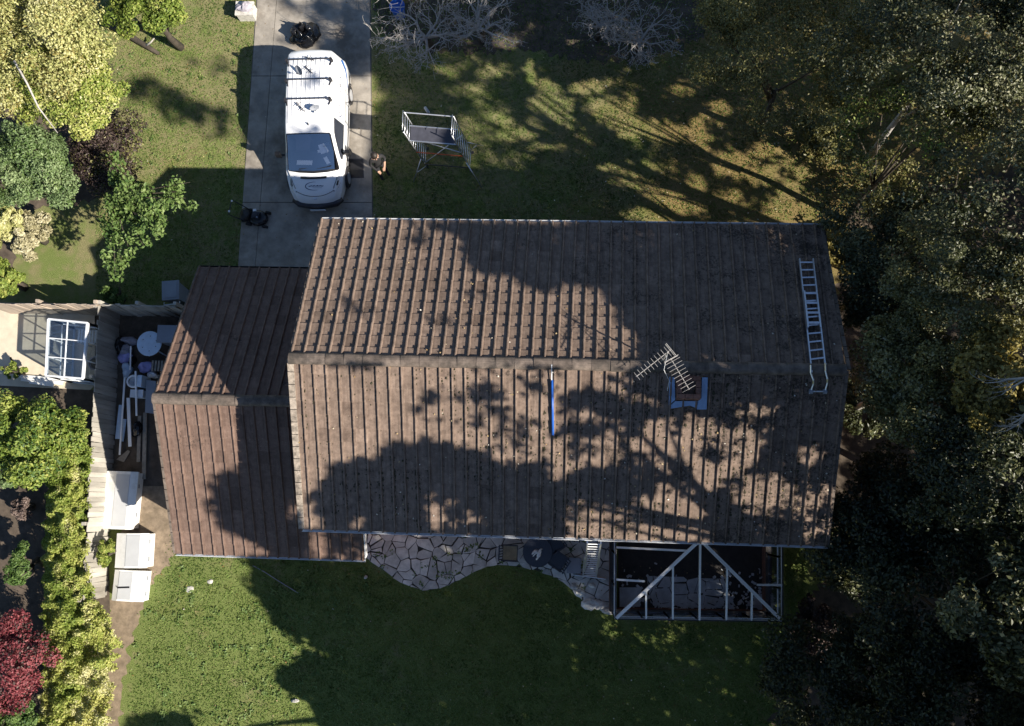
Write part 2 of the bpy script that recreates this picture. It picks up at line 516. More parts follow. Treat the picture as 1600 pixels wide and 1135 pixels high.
# concrete drive: slabs with open joints
drv = tag(sheet('driveway', [(404, -60), (579, -60), (584, 470), (370, 470)], .004, M['drive_joint']), kind='structure')
def dl(v): return 402 + (v - 0) * (372 - 402) / 418.0
def dm(v): return 431 + (v - 20) * (399 - 431) / 400.0
def dr(v): return 578 + v * 4 / 345.0
for v0, v1 in ((-60, 119), (120.2, 316.4), (317.6, 470)):
    for a, b in ((dl, dm), (dm, dr)):
        g = .4
        q = px_poly([(a(v0) + g, v0), (b(v0) - g, v0), (b(v1) - g, v1), (a(v1) + g, v1)])
        z = .03 + random.uniform(-.004, .004)
        MB().prism([(p.x, p.y) for p in reversed(q)], -.02, z).build('concrete_slab', M['concrete'], drv)
t = thing('manhole_cover', 'dark square inspection cover set in the concrete drive beside the van', 'manhole cover', at(557, 264, .03))
q = px_poly([(545, 249), (568, 249), (569, 279), (545, 279)])
MB().prism([(p.x, p.y) for p in reversed(q)], .02, .040).build('frame', M['dark_metal'], t)
c = sum(q, Vector()) / 4
MB().prism([(c.x + (p.x - c.x) * .88, c.y + (p.y - c.y) * .88) for p in reversed(q)], .035, .046).build('lid', M['black'], t)

# crazy paving: flagstones as cells with recessed joints
def clip(poly, n, d):
    out = []
    for i in range(len(poly)):
        a, b = poly[i], poly[(i + 1) % len(poly)]
        sa, sb = a @ n - d, b @ n - d
        if sa <= 0: out.append(a)
        if (sa < 0) != (sb < 0) and sa != sb:
            out.append(a + (b - a) * (sa / (sa - sb)))
    return out

def inside(poly, u, v):
    u = np.asarray(u, float); v = np.asarray(v, float)
    r = np.zeros(u.shape, bool)
    n = len(poly)
    for i in range(n):
        x0, y0 = poly[i]; x1, y1 = poly[(i + 1) % n]
        if y0 == y1: continue
        k = ((y0 > v) != (y1 > v)) & (u < (x1 - x0) * (v - y0) / (y1 - y0) + x0)
        r ^= k
    return r

def flagstones(outline_px, step, m, parent, seed, z0=0.0, lift=(.028, .045), gap=.022, name='flagstone'):
    rg = np.random.default_rng(seed)
    O = np.array([[p.x, p.y] for p in px_poly(outline_px)])
    lo, hi = O.min(0), O.max(0)
    S = []
    y = lo[1] - step
    while y < hi[1] + step:
        x = lo[0] - step + rg.uniform(0, step)
        while x < hi[0] + step:
            if rg.random() < .78:
                S.append((x + rg.normal(0, step * .36), y + rg.normal(0, step * .36)))
            if rg.random() < .22:
                S.append((x + rg.uniform(0, step), y + rg.uniform(0, step)))
            x += step
        y += step * .92
    S = np.array(S); n = 0
    for i, s in enumerate(S):
        poly = [s + np.array(k) * step * 1.25 for k in ((-1, -1), (1, -1), (1, 1), (-1, 1))]
        near = np.argsort(((S - s) ** 2).sum(1))[1:22]
        for j in near:
            d = S[j] - s; L_ = np.linalg.norm(d)
            nn = d / L_
            poly = clip(poly, nn, nn @ s + L_ / 2 - gap * rg.uniform(.35, .8))
            if len(poly) < 3: break
        if len(poly) < 3: continue
        # keep inside the patio edge
        ok = inside(O, [p[0] for p in poly], [p[1] for p in poly])
        if not ok.any(): continue
        def to_edge(p):
            best = None
            for i_ in range(len(O)):
                e0, e1 = O[i_], O[(i_ + 1) % len(O)]
                t_ = np.clip((p - e0) @ (e1 - e0) / ((e1 - e0) @ (e1 - e0)), 0, 1)
                q_ = e0 + (e1 - e0) * t_
                if best is None or np.linalg.norm(q_ - p) < np.linalg.norm(best - p): best = q_
            return best
        poly = [p if k else to_edge(p) for p, k in zip(poly, ok)]
        ar = abs(sum(poly[i_][0] * poly[(i_ + 1) % len(poly)][1] - poly[(i_ + 1) % len(poly)][0] * poly[i_][1] for i_ in range(len(poly)))) / 2
        if ar < .012: continue
        poly = [p + rg.normal(0, .012, 2) for p in poly]
        z = z0 + rg.uniform(*lift)
        c = sum(poly) / len(poly)
        top = [c + (p - c) * .96 for p in poly]
        k = len(poly)
        mb = MB()
        vs = [(p[0], p[1], z0 - .02) for p in poly] + [(p[0], p[1], z - .008) for p in poly] + [(p[0], p[1], z) for p in top]
        fs = [tuple(range(2 * k, 3 * k))]
        for a in (0, k):
            fs += [(a + q_, a + (q_ + 1) % k, a + k + (q_ + 1) % k, a + k + q_) for q_ in range(k)]
        mb.add(vs, fs).build(name, m, parent)
        n += 1
    return n

PATIO = [(572, 800), (572, 872), (590, 884), (607, 897), (622, 907), (640, 916), (656, 921), (672, 922), (688, 919), (704, 913), (720, 905), (735, 897), (748, 890), (762, 885), (776, 883), (795, 884), (815, 887), (836, 891), (855, 897), (870, 904), (884, 913), (896, 924), (908, 935), (925, 947), (940, 955), (957, 962), (962, 800)]
pat = sheet('patio', PATIO, .008, M['joint'])
nst = flagstones([p for p in PATIO], .32, M['stone'], pat, 11)
CONS = [(966, 846), (966, 952), (1206, 955), (1206, 846)]
cfl = sheet('conservatory_floor', CONS, .008, M['brown_wood'])
nst += flagstones([(1010, 900), (1130, 905), (1150, 950), (1020, 950)], .34, M['slab'], cfl, 5)
print('stones', nst)

# ------------------------------------------------------------------ houses
HX0, HX1, HYN, HYS, HZE, HZR = -6.479, 6.515, 7.224, -.811, 5.435, 7.308
AX0, AX1, AYN, AYS, AZE, AZR = -10.869, -5.417, 6.603, -1.705, 2.634, 4.803
HYR, AYR = (HYN + HYS) / 2, (AYN + AYS) / 2

def on_roof(u, v, off=0.0):
    """point on the main roof (raised by off) seen at a pixel"""
    d = CAM_R @ np.array([(u - 800.0) / FPX, (567.5 - v) / FPX, -1.0])
    best = None
    for s in (-1, 1):
        g = (HZR - HZE) / (HYN - HYR)
        # z = HZR + off - g*|y-yr|
        t = (HZR + off - CAM_H + s * g * HYR) / (d[2] + s * g * d[1])
        P = Vector((d[0] * t, d[1] * t, CAM_H + d[2] * t))
        if (P.y - HYR) * s >= -1e-6:
            best = P
    return best

def tile_mesh(w, Ln, name, m):
    """interlocking tile: flat pan with a shallow mid roll and a tall side roll, thick nose"""
    prof = [(0.003, .006), (.012, 0), (.08, .002), (.14, .0), (.20, .002), (.242, 0), (.250, .046), (.258, .056), (.282, .056), (.292, .046), (.300, .0)]
    k = w / .302
    th = .027
    mb = MB(); n = len(prof)
    vs = [(x * k, 0, z + th) for x, z in prof] + [(x * k, Ln, z) for x, z in prof] + [(x * k, 0, -.012) for x, z in prof]
    fs = []
    for i in range(n - 1):
        fs.append((i, i + 1, n + i + 1, n + i))
        fs.append((2 * n + i, 2 * n + i + 1, i + 1, i))
    fs.append((2 * n, 0, n))
    fs.append((n - 1, 3 * n - 1, 2 * n - 1))
    mb.add(vs, fs)
    return mb.mesh(name, m)

def tiled_slope(side, x0, ncol, w, yE, zE, yR, zR, nrow, rows_ok, shape=lambda x, f: x):
    """list of (matrix, centre) for every tile of one slope; side -1 = slope falling south"""
    run = yR - yE; L_ = math.hypot(run, zR - zE)
    up = Vector((0, run / L_, (zR - zE) / L_))
    xa = Vector((1, 0, 0)) if side < 0 else Vector((-1, 0, 0))
    nz = xa.cross(up)
    gauge = L_ / nrow
    out = []
    for r in range(nrow):
        f = (r + .5) / nrow
        for c in range(ncol):
            xl = x0 + c * w if side < 0 else x0 + (c + 1) * w
            x = shape(xl, f)
            if not rows_ok(xl, f): continue
            o = Vector((x, yE, zE)) + up * (r * gauge - .012 + random.gauss(0, .003) - (random.uniform(.01, .035) if random.random() < .03 else 0)) + nz * (.004 + random.gauss(0, .0015))
            y_ax = (up + nz * random.gauss(0, .003) + xa * random.gauss(0, .0025)).normalized()
            z_ax = xa.cross(y_ax).normalized()
            x_ax = y_ax.cross(z_ax)
            Mx = Matrix(((x_ax.x, y_ax.x, z_ax.x, o.x), (x_ax.y, y_ax.y, z_ax.y, o.y), (x_ax.z, y_ax.z, z_ax.z, o.z), (0, 0, 0, 1)))
            cc = o + y_ax * gauge / 2 + x_ax * w / 2
            # projected size: facing times 1/d^2
            dv = Vector((0, 0, CAM_H)) - cc
            out.append((Mx, abs(dv.normalized().dot(nz)) / dv.length_squared, gauge))
    return out

def lay_tiles(tiles, w, m, parent, limit=300):
    g = tiles[0][2]
    me = tile_mesh(w, g + .055, 'roof_tile', m)
    tiles = sorted(tiles, key=lambda t: -t[1])
    for Mx, a, _ in tiles[:limit]:
        o = bpy.data.objects.new('roof_tile', me)
        COL.objects.link(o)
        o.parent = parent
        o.matrix_parent_inverse = world_of(parent).inverted()
        o.matrix_basis = Mx
    rest = tiles[limit:]
    if rest:
        V = np.array([v.co[:] for v in me.vertices])
        F = [tuple(p.vertices) for p in me.polygons]
        vs = []; fs = []
        for i, (Mx, a, _) in enumerate(rest):
            R = np.array(Mx)
            vs.append(V @ R[:3, :3].T + R[:3, 3])
            fs += [tuple(k + i * len(V) for k in f) for f in F]
        me2 = bpy.data.meshes.new('roof_tiles')
        me2.from_pydata(np.concatenate(vs).tolist(), [], fs)
        me2.materials.append(m)
        tag(link('roof_tiles', me2, parent), kind='stuff')

def gable_deck(x0, x1, yN, yS, zE, zR, d=.03, th=.14):
    yR = (yN + yS) / 2
    up = [(yS, zE - d), (yR, zR - d), (yN, zE - d)]
    prof = up + [(y, z - th) for y, z in reversed(up)]
    mb = MB(); n = len(prof)
    mb.add([(x0, y, z) for y, z in prof] + [(x1, y, z) for y, z in prof],
           [tuple(range(n)), tuple(range(2 * n - 1, n - 1, -1))] + [(i, n + i, n + (i + 1) % n, (i + 1) % n) for i in range(n)])
    return mb

def ridge_run(x0, x1, y, z, n, m, parent, w=.15):
    L_ = (x1 - x0) / n
    for i in range(n):
        prof = []
        for k in range(9):
            a = PI * (k / 8) 
            prof.append((w * math.cos(a) * 1.0, .115 * math.sin(a) ** .8 - .045))
        mb = MB()
        xa, xb = x0 + i * L_ + .006, x0 + (i + 1) * L_ + .004
        jz = random.gauss(0, .004); jy = random.gauss(0, .005)
        vs = [(xa, y + p + jy, z + h + jz + .01) for p, h in prof] + [(xb, y + p + jy, z + h + jz) for p, h in prof]
        fs = [(k, k + 1, 10 + k, 9 + k) for k in range(8)] + [tuple(range(8, -1, -1)), tuple(range(9, 18))]
        mb.add(vs, fs).build('ridge_tile', m, parent, smooth=False)

def gutter(x0, x1, y, z, side, m, parent):
    prof = [(.0, .03), (.01, -.03), (.035, -.055), (.055, -.055), (.072, -.03), (.08, .03), (.07, .03), (.062, -.022), (.05, -.043), (.04, -.043), (.02, -.022), (.012, .03)]
    mb = MB(); n = len(prof)
    vs = [(x0, y + side * p, z + h) for p, h in prof] + [(x1, y + side * p, z + h) for p, h in prof]
    mb.add(vs, [(i, n + i, n + (i + 1) % n, (i + 1) % n) for i in range(n)] + [tuple(range(n)), tuple(range(2 * n - 1, n - 1, -1))])
    mb.build('gutter', m, parent)

def gable_walls(x0, x1, yN, yS, zE, zR, parent, m):
    yR = (yN + yS) / 2; t = .25
    for x in (x0, x1 - t):
        mb = MB()
        pr = [(yS, 0), (yS, zE - .2), (yR, zR - .22), (yN, zE - .2), (yN, 0)]
        n = 5
        mb.add([(x, y, z) for y, z in pr] + [(x + t, y, z) for y, z in pr], [tuple(range(4, -1, -1)), tuple(range(n, 2 * n))] + [(i, (i + 1) % n, n + (i + 1) % n, n + i) for i in range(n)])
        mb.build('wall', m, parent)
    for y in (yS, yN - t):
        MB().box(((x0 + x1) / 2, y + t / 2, (zE - .2) / 2), (x1 - x0 - 2 * t - .01, t, zE - .2)).build('wall', m, parent)

def wall_window(x, y, z, w, h, side, parent):
    f = MB()
    for dx in (-w / 2, 0, w / 2):
        f.box((x + dx, y + side * .02, z), (.07, .09, h + .07))
    for dz in (-h / 2, h / 2):
        f.box((x, y + side * .022, z + dz), (w + .07, .094, .07))
    o = f.build('window', M['upvc'], parent)
    for dx in (-w / 4, w / 4):
        MB().box((x + dx, y + side * .01, z), (w / 2 - .07, .02, h - .07)).build('pane', M['slate'], o)

house = thing('house', 'large two storey house with long brown tiled gable roof, mossy towards one end', 'house', ((HX0 + HX1) / 2, HYR, 0))
gable_walls(HX0 + .12, HX1 - .12, HYN - .38, HYS + .38, HZE, HZR, house, M['brick'])
for x, z in ((-4.2, 4.2), (-.6, 4.2), (3.6, 4.2), (-4.0, 1.5), (-1.0, 1.4)):
    wall_window(x, HYS + .38, z, 1.5, 1.15, -1, house)
for x, z in ((-4.4, 4.2), (-1, 4.2), (3, 4.2), (1.2, 1.4), (4.2, 1.4)):
    wall_window(x, HYN - .38, z, 1.4, 1.1, 1, house)
roof = gable_deck(HX0 + .03, HX1 - .03, HYN - .02, HYS + .02, HZE, HZR).build('roof', M['felt'], house)
W_T = (HX1 - HX0) / 43
def rake(x, f):     # the far gable is not quite square to the ridge
    return HX0 + (x - HX0) * (1 + (1 - f) * .009 - f * .005)
def rake_s(x, f):
    return HX0 + (x - HX0) * (1 - (1 - f) * .002 - f * .005)
tiles = tiled_slope(-1, HX0, 43, W_T, HYS, HZE, HYR, HZR, 13, lambda x, f: not (1.0 < 0), rake_s)
tiles += tiled_slope(1, HX0, 43, W_T, HYN, HZE, HYR, HZR, 13, lambda x, f: True, rake)
lay_tiles(tiles, W_T, M['tile'], roof)
ridge_run(HX0 - .02, HX1 - .05, HYR, HZR + .035, 29, M['ridge'], roof, .14)
for s, y in ((-1, HYS), (1, HYN)):
    gutter(HX0 + .02, HX1 + (.08 if s > 0 else 0), y, HZE - .04, s, M['upvc_dull'], house)
    MB().box(((HX0 + HX1) / 2, y - s * .035, HZE - .14), (HX1 - HX0 - .06, .022, .19)).build('fascia', M['upvc_dull'], house)
def verge(x, yE, zE, yR, zR, parent, w=.14, m='mortar', dz=.03):
    mb = MB(); n = 14
    for i in range(n):
        f0, f1 = i / n, (i + 1) / n - .004
        p = Vector((x, yE + (yR - yE) * f0, zE + (zR - zE) * f0 + dz))
        q = Vector((x, yE + (yR - yE) * f1, zE + (zR - zE) * f1 + dz + .012))
        mb.beam(q, p, w, .05)
    mb.build('verge', M[m], parent)
verge(HX0 + .02, HYS, HZE, HYR, HZR, roof, .15)
verge(HX0 - .01, HYN, HZE, HYR, HZR, roof, .05, 'ridge', .02)
verge(HX1 - .03, HYS, HZE, HYR, HZR, roof, .08, 'ridge')
verge(HX1 + .02, HYN, HZE, HYR, HZR, roof, .08, 'ridge')

annex = thing('house_annex', 'lower single storey wing with plain brown tiled roof against the house gable', 'house wing', ((AX0 + HX0) / 2, AYR, 0))
gable_walls(AX0 + .15, HX0 - .02 + .12, AYN - .3, AYS + .3, AZE, AZR, annex, M['brick'])
wall_window(-8.6, AYS + .3, 1.4, 1.3, 1.0, -1, annex)
d = MB(); d.box((-8.7, AYN - .28, 1.05), (2.4, .06, 2.1)); gd = d.build('garage_door', M['upvc_dull'], annex)
for k in range(4):
    MB().box((-8.7, AYN - .245, .3 + k * .5), (2.3, .02, .44)).build('panel', M['upvc'], gd)
aroof = gable_deck(AX0 + .03, HX0 + .1, AYN - .02, AYS + .02, AZE, AZR).build('roof', M['felt'], annex)
MB().add([(HX0 + .1, AYS + .02, AZE - .03), (AX1 - .02, AYS + .02, AZE - .03), (AX1 - .02, HYS + .36, AZE - .03 + (HYS + .34 - AYS) * .522), (HX0 + .1, HYS + .36, AZE - .03 + (HYS + .34 - AYS) * .522)], [(0, 1, 2, 3)]).build('roof_return', M['felt'], annex)
WA_ = .302
def ann_ok(x, f):
    if x < HX0 + .05: return True
    return x < AX1 - .1 and f < .30
at_ = tiled_slope(-1, AX0, 18, WA_, AYS, AZE, AYR, AZR, 13, ann_ok)
at_ += tiled_slope(1, AX0, 15, WA_, AYN, AZE, AYR, AZR, 13, lambda x, f: x < HX0 + .3)
lay_tiles(at_, WA_, M['tile_annex'], aroof)
ridge_run(AX0 - .02, HX0 + .12, AYR, AZR + .035, 10, M['ridge'], aroof, .15)
gutter(AX0 + .02, AX1, AYS, AZE - .04, -1, M['upvc_dull'], annex)
gutter(AX0 + .02, HX0, AYN, AZE - .04, 1, M['black'], annex)
MB().box(((AX0 + AX1) / 2, AYS + .03, AZE - .14), (AX1 - AX0 - .06, .022, .19)).build('fascia', M['upvc_dull'], annex)
MB().box((AX1 - .0, AYS + .55, AZE + .13), (.03, 1.1, .2), M=Matrix.Rotation(.48, 3, 'X')).build('bargeboard', M['upvc'], annex)
verge(AX0 + .0, AYS, AZE, AYR, AZR, aroof, .06, 'ridge', .02)
verge(AX0 + .0, AYN, AZE, AYR, AZR, aroof, .06, 'ridge', .02)

# moss clumps along the tile rolls and grit in the channels
def roof_clumps():
    vs = []; fs = []
    base = MB().blob((0, 0, 0), (1, 1, .55), 3, 5, 3, .3)
    V = np.array(base.v); F = base.f
    n = 0
    gs = (HZR - HZE) / (HYR - HYS)
    for k in range(11000):
        x = HX0 + rng.beta(1.6, 1.1) * (HX1 - HX0)
        fy = rng.uniform(0, 1)
        # patches
        q = math.sin(x * 1.3 + fy * 5) + math.sin(x * .7 - fy * 9 + 1) + math.sin(x * 3.1 + fy * 3)
        if q + (.8 if .3 < x < 2.0 else 0) < rng.uniform(-.8, 2.2): continue
        c = math.floor((x - HX0) / W_T)
        x = HX0 + c * W_T + rng.choice([.215, .225, .005, .02, rng.uniform(0, .3)])
        y = HYS + fy * (HYR - HYS - .15)
        s = rng.uniform(.007, .02) * (1.5 if rng.random() < .07 else 1)
        P = V * np.array([s * rng.uniform(.7, 1.6), s * rng.uniform(.8, 2.2), s]) + np.array([x, y, HZE + fy * (HZR - HZE) * (HYR - HYS - .15) / (HYR - HYS) + .03])
        vs.append(P); fs += [tuple(i + n * len(V) for i in f) for f in F]; n += 1
    me = bpy.data.meshes.new('moss')
    me.from_pydata(np.concatenate(vs).tolist(), [], fs)
    me.materials.append(M['moss'])
    tag(link('moss', me, roof), kind='stuff')
roof_clumps()

# ------------------------------------------------------------------ things on the roof
# chimney stump with lead apron
ch = thing('chimney_stump', 'cut down brick chimney stump wrapped by blue grey lead flashing near the ridge', 'chimney', on_roof(1075, 612))
cz_ = on_roof(1075, 612).z
xs0, xs1 = on_roof(1056, 612).x, on_roof(1093, 612).x
ys0, ys1 = on_roof(1075, 626).y, on_roof(1075, 588).y
ring = MB()
zt = on_roof(1075, 588).z + .12
for r in range(6):
    zb = cz_ - .25 + r * .1
    for (cx, cy, dx, dy) in (((xs0 + xs1) / 2, ys0 + .055, xs1 - xs0, .11), ((xs0 + xs1) / 2, ys1 - .055, xs1 - xs0, .11), (xs0 + .055, (ys0 + ys1) / 2, .11, ys1 - ys0 - .23), (xs1 - .055, (ys0 + ys1) / 2, .11, ys1 - ys0 - .23)):
        n = max(2, round(max(dx, dy) / .215))
        for i in range(n):
            f = (i + .5) / n - .5
            ox, oy = (f * dx, 0) if dx > dy else (0, f * dy)
            if zb > zt - .1: continue
            MB().box((cx + ox, cy + oy, zb + .045), (dx / n - .012 if dx > dy else dx, dy / n - .012 if dy >= dx else dy, .088)).build('brick', M['brick'], ch)
rub = MB()
for k in range(26):
    x = random.uniform(xs0 + .14, xs1 - .14); y = random.uniform(ys0 + .14, ys1 - .12)
    rub.blob((x, y, cz_ - .02 - (y - ys0) * .12), (random.uniform(.04, .10), random.uniform(.04, .09), random.uniform(.03, .06)), k, 6, 4)
rub.box(((xs0 + xs1) / 2, (ys0 + ys1) / 2, cz_ - .25), (xs1 - xs0 - .23, ys1 - ys0 - .23, .1))
tag(rub.build('rubble', M['bare'], ch), kind='stuff')
def lead_strip(pts, parent):
    P = [on_roof(u, v, .07) for u, v in pts]
    n = len(P)
    low = [p - Vector((0, 0, .015)) for p in P]
    MB().add(P + low, [tuple(range(n)), tuple(range(2 * n - 1, n - 1, -1))] + [(i, n + i, n + (i + 1) % n, (i + 1) % n) for i in range(n)]).build('lead_flashing', M['lead'], parent)
lead_strip([(1046, 589), (1054, 590), (1055, 625), (1045, 634)], ch)
lead_strip([(1045, 636), (1055, 627), (1090, 627), (1088, 638), (1078, 634), (1046, 639)], ch)
lead_strip([(1097, 590), (1106, 590), (1104, 640), (1088, 640), (1092, 624), (1096, 622)], ch)

# two aerials on one mast
mz = on_roof(1036, 560).z
mtop = at(1043, 552, mz + 1.25)
am = thing('television_aerial', 'twin grey yagi aerials on a mast rising beside the chimney stump', 'aerial', (mtop.x, mtop.y, mtop.z - 1.3))
MB().tube([(mtop.x, mtop.y, mtop.z - 1.45), (mtop.x, mtop.y, mtop.z + .1)], .022, 6).build('mast', M['aerial'], am)
def yagi(p, q, n, ln0, ln1, refl):
    z = mtop.z
    a, b = at(*p, z), at(*q, z)
    bo = MB().beam(a, b, .014, .014).build('boom', M['aerial'], am)
    d = (b - a).normalized(); s = Vector((-d.y, d.x, 0))
    for k in range(n):
        f = .1 + .88 * k / (n - 1)
        c = a + (b - a) * f + Vector((0, 0, .02))
        l = ln0 + (ln1 - ln0) * f
        MB().beam(c - s * l / 2, c + s * l / 2, .007, .007).build('element', M['aerial'], bo)
    c = a + d * .02
    for dz in (-.07, .07):
        MB().beam(c - s * refl / 2 + Vector((0, 0, dz)), c + s * refl / 2 + Vector((0, 0, dz)), .012, .012).build('reflector', M['aerial'], bo)
yagi((1049, 546), (994, 589), 10, .28, .20, .34)
yagi((1048, 560), (1077, 609), 9, .38, .32, .34)
MB().tube([mtop + Vector((0, .0, 0)), mtop + Vector((-.02, -.3, -.5)), mtop + Vector((.14, -.5, -.85)), mtop + Vector((.12, -.7, -1.05))], .006, 5).build('cable', M['upvc_dull'], am)

# blue pipe
p, q = on_roof(862.5, 594, .09), on_roof(864, 680, .09)
tag(MB().tube([p, q], .029, 8).build('blue_pipe', M['blue'], smooth=True), 'bright blue plastic pipe lying down the tiled roof slope', 'pipe')
p, q = on_roof(862, 570, .12), on_roof(862, 594, .10)
tag(MB().tube([p, q], .016, 6).build('grey_rod', M['alu_dull']), 'thin grey rod lying across the ridge above the blue pipe', 'rod')

# roof ladder hooked over the ridge
lad = thing('roof_ladder', 'long aluminium roof ladder hooked over the ridge in the shade', 'ladder', on_roof(1270, 580))
A0, A1 = on_roof(1249, 405, .14), on_roof(1268, 583, .14)
B0, B1 = on_roof(1270, 405, .14), on_roof(1290, 580, .14)
MB().beam(A0, A1, .03, .07).build('rail', M['alu'], lad)
MB().beam(B0, B1, .03, .07).build('rail', M['alu'], lad)
for k in range(14):
    f = (k + .45) / 14
    a, b = A0.lerp(A1, f), B0.lerp(B1, f)
    MB().beam(a, b, .034, .03).build('rung', M['alu'], lad)
u0, u1 = on_roof(1256.5, 455, .19), on_roof(1262.5, 512, .19)
MB().beam(u0, u1, .04, .05).build('rail', M['alu'], lad)
v0, v1 = on_roof(1275.5, 455, .19), on_roof(1282, 512, .19)
MB().beam(v0, v1, .03, .05).build('rail', M['alu'], lad)
for f in (.06, .33, .6, .87):
    MB().beam(u0.lerp(u1, f), v0.lerp(v1, f), .05, .03).build('rung', M['alu'], lad)
for (ua, va, ub, vb, uc, vc) in ((1267, 583, 1271, 600, 1267, 611), (1290, 580, 1293, 598, 1289, 612)):
    MB().tube([on_roof(ua, va - 12, .16), on_roof(ua, va, .24), on_roof(ub, vb - 6, .24), on_roof(ub, vb, .16), on_roof(uc, vc, .08)], .022, 6).build('ridge_hook', M['alu'], lad)
a, b = on_roof(1267, 612, .07), on_roof(1289, 612, .07)
MB().tube([a, b], .018, 6).build('hook_bar', M['alu'], lad)
for p in (a, b):
    MB().tube([p + Vector((-.04, 0, 0)), p + Vector((.04, 0, 0))], .06, 10).build('wheel', M['grey'], lad)
# ------------------------------------------------------------------ fences
def fence(name, label, a_px, b_px, h, m, spacing=.155, rail_side=1):
    a, b = at(*a_px, h), at(*b_px, h)
    a = Vector((a.x, a.y, 0)); b = Vector((b.x, b.y, 0))
    d = (b - a); Ln = d.length; d.normalize(); nrm = Vector((-d.y, d.x, 0)) * rail_side
    t = thing(name, label, 'fence', (a + b) / 2)
    n = int(Ln / spacing)
    ang = math.atan2(d.y, d.x)
    for i in range(n):
        c = a + d * (i + .5) * Ln / n + nrm * random.gauss(0, .006)
        hh = h + random.gauss(0, .018)
        R = Matrix.Rotation(ang, 3, 'Z') @ Matrix.Rotation(random.gauss(0, .012), 3, 'Y') @ Matrix.Rotation(random.gauss(0, .03), 3, 'Z') @ Matrix.Rotation(random.gauss(0, .02), 3, 'X')
        MB().box((c.x, c.y, hh / 2), (Ln / n * .96, .022, hh), M=R).build('plank', m, t)
    for z in (.3, h * .52, h - .25):
        MB().beam(a + Vector((0, 0, z)) - nrm * .05, b + Vector((0, 0, z)) - nrm * .05, .045, .075).build('rail', m, t)
    k = max(2, int(Ln / 1.8))
    for i in range(k + 1):
        c = a + d * Ln * i / k - nrm * .085
        MB().box((c.x, c.y, h / 2 + .03), (.1, .1, h + .1), ang).build('post', m, t)
    return t
fence('board_fence', 'pinkish board fence behind the greenhouse, running up to the house wing', (-30, 474), (150, 476.5), 1.55, M['fence_pink'], .155, -1)
fence('board_fence', 'weathered board fence closing the side yard behind the round white table', (156, 477), (274, 479), 1.5, M['fence'], .155, -1)
fence('board_fence', 'long weathered board fence between the hedge and the white storage chests', (154, 478), (130, 938), 1.38, M['fence'], .15, 1)

# ------------------------------------------------------------------ greenhouse
gz = 1.75
gc = [at(70.5, 497, gz), at(136.5, 505, gz), at(129, 592, gz), at(66.5, 586, gz)]
gh = thing('greenhouse', 'small white framed greenhouse with clear panes standing on pale paving', 'greenhouse', sum(gc, Vector()) / 4 - Vector((0, 0, gz)))
def grid(parent, c, nu, nv, w, name, wide=.055):
    """framed and glazed quad; corners c in order, bars nu x nv"""
    L2 = lambda u, v: (c[0].lerp(c[1], u)).lerp(c[3].lerp(c[2], u), v)
    for i in range(4):
        MB().beam(c[i], c[(i + 1) % 4], wide, .05).build('frame', M['upvc_dull'], parent)
    for i in range(1, nu):
        MB().beam(L2(i / nu, .02), L2(i / nu, .98), w, .034).build('glazing_bar', M['upvc'], parent)
    for j in range(1, nv):
        MB().beam(L2(.02, j / nv), L2(.98, j / nv), w, .030).build('glazing_bar', M['upvc'], parent)
    n = (c[1] - c[0]).cross(c[3] - c[0]).normalized() * .004
    for i in range(nu):
        for j in range(nv):
            q = [L2(i / nu, j / nv), L2((i + 1) / nu, j / nv), L2((i + 1) / nu, (j + 1) / nv), L2(i / nu, (j + 1) / nv)]
            mid = sum(q, Vector()) / 4
            q = [mid + (p - mid) * .97 for p in q]
            MB().add([p + n for p in q] + [p - n for p in q], [(0, 1, 2, 3), (7, 6, 5, 4), (0, 4, 5, 1), (1, 5, 6, 2), (2, 6, 7, 3), (3, 7, 4, 0)]).build('pane', M['glass'], parent)
groof = [gc[0] + Vector((0, 0, -.18)), gc[1], gc[2], gc[3] + Vector((0, 0, -.18))]
grid(gh, groof, 2, 3, .026, 'roof')
for i in range(4):
    a, b = groof[i], groof[(i + 1) % 4]
    fa, fb = Vector((a.x, a.y, .06)), Vector((b.x, b.y, .06))
    grid(gh, [a - Vector((0, 0, .06)), b - Vector((0, 0, .06)), fb, fa], 3 if i % 2 else 2, 2, .03, 'side', .05)
# shelf with slats, pots inside
ctr = sum(gc, Vector()) / 4
sx, sy = ctr.x + .25, ctr.y + .55
t = thing('plant_shelf', 'slatted pale shelf standing inside the small greenhouse', 'shelf', (sx, sy, 0))
for k in range(9):
    MB().box((sx - .36 + k * .09, sy, .82), (.055, .42, .02)).build('slat', M['upvc_dull'], t)
for dx in (-.36, .36):
    for dy in (-.19, .19):
        MB().box((sx + dx, sy + dy, .41), (.035, .035, .8)).build('leg', M['upvc_dull'], t)
t = thing('plant_pot', 'dark bluish plant pot standing on the greenhouse floor', 'plant pot', (ctr.x + .3, ctr.y - .25, .0))
MB().lathe([(.15, .01), (.21, .4), (.23, .4), (.23, .46), (.19, .46), (.18, .38)], 16, (ctr.x + .3, ctr.y - .25, 0)).build('pot', M['cloth'], t)
MB().lathe([(.175, .38), (.12, .41), (.01, .42)], 12, (ctr.x + .3, ctr.y - .25, 0)).build('soil', M['soil'], t)
for k, (u0, v0, u1, v1, lab) in enumerate(((27, 588, 112, 595, 'longest white board lying beside the greenhouse'), (33, 593, 98, 599, 'middle white board lying beside the greenhouse'), (46, 597, 84, 602, 'shortest white board lying beside the greenhouse'))):
    a, b = at(u0, v0, .06 + .03 * k), at(u1, v1, .06 + .03 * k)
    tag(MB().beam(a, b, .11, .03).build('white_board', M['white']), lab, 'board', 'white boards beside the greenhouse')

